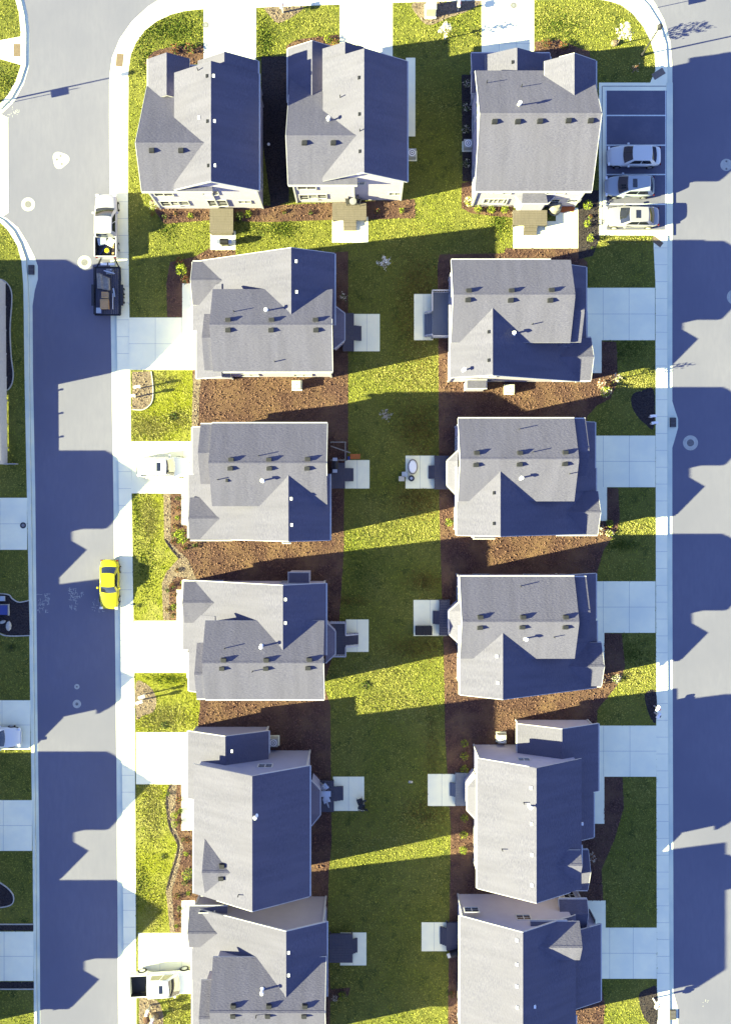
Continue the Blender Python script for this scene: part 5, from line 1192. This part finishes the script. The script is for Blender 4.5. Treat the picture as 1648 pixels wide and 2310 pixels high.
item('lawn_ornament', 'stone', 'small pale stone on the shaded back lawn', *at(925, 1764, .13), lambda o: part(o, 'stone', lambda b: b.mesh([(-.2, -.1, 0), (.2, -.12, 0), (.22, .1, 0), (-.15, .12, 0), (0, 0, .2)], [(0, 1, 4), (1, 2, 4), (2, 3, 4), (3, 0, 4)], M['stone'])))
item('garden_light', 'light', 'small white light in the dark gap between the first two top houses', *at(607, 329, .14), lambda o: (part(o, 'stake', lambda b: b.cyl((0, 0, 0), .02, .35, M['rim'], 6)), part(o, 'cap', lambda b: b.cyl((0, 0, .35), .13, .06, M['whitemetal'], 10))))

# ---------------------------------------------------------------- grass blades and bark chips (uncountable cover)
rng = np.random.default_rng(5)
def scatter(px_polys, excl, dens, bbox, kmask=None):
    x0, y0, x1, y1 = bbox; n = int((x1 - x0) * (y1 - y0) / S / S * dens)
    pts = np.stack([rng.uniform(x0, x1, n), rng.uniform(y0, y1, n)], 1); m = np.zeros(n, bool)
    for p in px_polys: m |= pip(pts, p)
    pts = pts[m]; m = np.zeros(len(pts), bool)
    for p in excl: m |= pip(pts, p)
    return pts[~m]
def tri_mesh(name, verts, per, m, z):
    n = len(verts) // per; me = bpy.data.meshes.new(name); me.vertices.add(len(verts)); me.vertices.foreach_set('co', verts.astype(np.float32).ravel())
    me.loops.add(n * per); me.loops.foreach_set('vertex_index', np.arange(n * per, dtype=np.int32)); me.polygons.add(n); me.polygons.foreach_set('loop_start', np.arange(0, n * per, per, dtype=np.int32))
    me.materials.append(m); me.update(calc_edges=True); o = link(name, me); set_base(o, kind='stuff'); return o
def blades(pts, z, w0, h0):
    n = len(pts); X = (pts[:, 0] - CX) / S; Y = -(pts[:, 1] - CY) / S; out = []
    a = rng.uniform(0, np.pi * 2, n); w = w0 * rng.uniform(.6, 1.4, n); h = h0 * rng.uniform(.5, 1.3, n); lx, ly = rng.normal(0, .035, n), rng.normal(0, .035, n)
    A = np.stack([X - np.cos(a) * w, Y - np.sin(a) * w, np.full(n, z)], 1); B = np.stack([X + np.cos(a) * w, Y + np.sin(a) * w, np.full(n, z)], 1); C = np.stack([X + lx, Y + ly, z + h], 1)
    return np.stack([A, B, C], 1).reshape(-1, 3)
lawn_polys = [[(x, min(y, 2330)) for x, y in inner], [(max(x, -60), min(y, 2330)) for x, y in l_in if True], [(max(x, -60), max(y, -20)) for x, y in n_in]]
gp = scatter(lawn_polys, COVER, 75, (-30, -10, 1490, 2330))
tri_mesh('lawn_grass', blades(gp, Z_LAWN + .001, .065, .045), 3, M['grass_blade'], 0)
def blobs(spots):                                    # soft-edged patches
    out = []
    for (x, y, sx, sy, n) in spots: out.append(np.stack([rng.normal(x, sx, n), rng.normal(y, sy, n)], 1))
    p = np.concatenate(out); m = np.zeros(len(p), bool)
    for q in lawn_polys: m |= pip(p, q)
    p = p[m]; m = np.zeros(len(p), bool)
    for q in COVER: m |= pip(p, q)
    return p[~m]
tri_mesh('dry_grass', blades(blobs([(340, 965, 28, 16, 2600), (405, 945, 16, 12, 900), (360, 860, 25, 10, 700), (335, 1160, 12, 32, 1500), (340, 1190, 10, 20, 500), (370, 1622, 35, 16, 2600), (345, 1820, 16, 45, 2600), (350, 2045, 14, 30, 900), (395, 2275, 14, 18, 600), (960, 850, 40, 20, 1500), (880, 850, 40, 20, 900), (900, 1200, 60, 22, 1400), (880, 1590, 60, 20, 1800), (850, 1520, 70, 20, 1200), (1425, 865, 25, 12, 900), (1430, 1190, 25, 10, 600), (1430, 1530, 25, 18, 900), (1410, 543, 40, 5, 700), (985, 95, 30, 25, 300), (1290, 40, 60, 25, 500), (700, 60, 40, 22, 300), (860, 1900, 60, 15, 500)]), Z_LAWN + .002, .06, .062), 3, M['dry_blade'], 0)
tri_mesh('browned_grass', blades(blobs([(940, 700, 28, 70, 5200), (950, 630, 25, 25, 900), (940, 960, 30, 32, 3200), (960, 1035, 14, 30, 700), (940, 1125, 32, 22, 2600), (960, 1310, 24, 14, 1200), (935, 1460, 38, 14, 1500), (970, 1400, 12, 40, 700), (975, 1700, 12, 60, 800), (960, 1830, 30, 20, 1000), (790, 1355, 22, 6, 400)]), Z_LAWN + .002, .06, .062), 3, M['brown_blade'], 0)
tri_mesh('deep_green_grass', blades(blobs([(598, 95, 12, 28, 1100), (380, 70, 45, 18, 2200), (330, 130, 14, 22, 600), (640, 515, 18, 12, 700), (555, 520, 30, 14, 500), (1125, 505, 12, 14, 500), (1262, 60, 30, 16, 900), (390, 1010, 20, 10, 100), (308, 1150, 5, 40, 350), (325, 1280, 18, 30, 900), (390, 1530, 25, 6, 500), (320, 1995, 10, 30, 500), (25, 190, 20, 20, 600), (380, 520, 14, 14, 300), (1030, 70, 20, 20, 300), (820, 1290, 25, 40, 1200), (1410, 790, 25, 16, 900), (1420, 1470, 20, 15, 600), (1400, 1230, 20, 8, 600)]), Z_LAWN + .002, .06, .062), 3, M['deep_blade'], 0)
def chips(pts, z, s0):
    n = len(pts); X = (pts[:, 0] - CX) / S; Y = -(pts[:, 1] - CY) / S; a = rng.uniform(0, np.pi * 2, n); L = s0 * rng.uniform(.6, 1.6, n); W = L * rng.uniform(.25, .6, n); t1 = rng.normal(0, .016, n); t2 = rng.normal(0, .014, n)
    c, s_ = np.cos(a), np.sin(a); z0 = z + np.abs(t1) + np.abs(t2) + .004
    q = [np.stack([X + c * L * i - s_ * W * j, Y + s_ * L * i + c * W * j, z0 + t1 * i + t2 * j], 1) for i, j in ((-1, -1), (1, -1), (1, 1), (-1, 1))]
    return np.stack(q, 1).reshape(-1, 3)
hard = [p for p, m in MULCH if m is None]
for mn, key, dens in (('bark_mulch', 'mulch', 45), ('dark_mulch', 'mulch_dark', 30), ('gravel', 'gravel', 45)):
    polys = [p for p, m in MULCH if m == mn]; ex = hard + ([p for p, m in MULCH if m in ('dark_mulch', 'gravel')] if key == 'mulch' else [])
    cp = scatter(polys, ex, dens, (-30, -10, 1490, 2330)); tri_mesh({'mulch': 'bark_chips', 'mulch_dark': 'dark_bark_chips', 'gravel': 'gravel_stones'}[key], chips(cp, Z_MULCH + .004, .05), 4, M[key + '_chip'], 0)
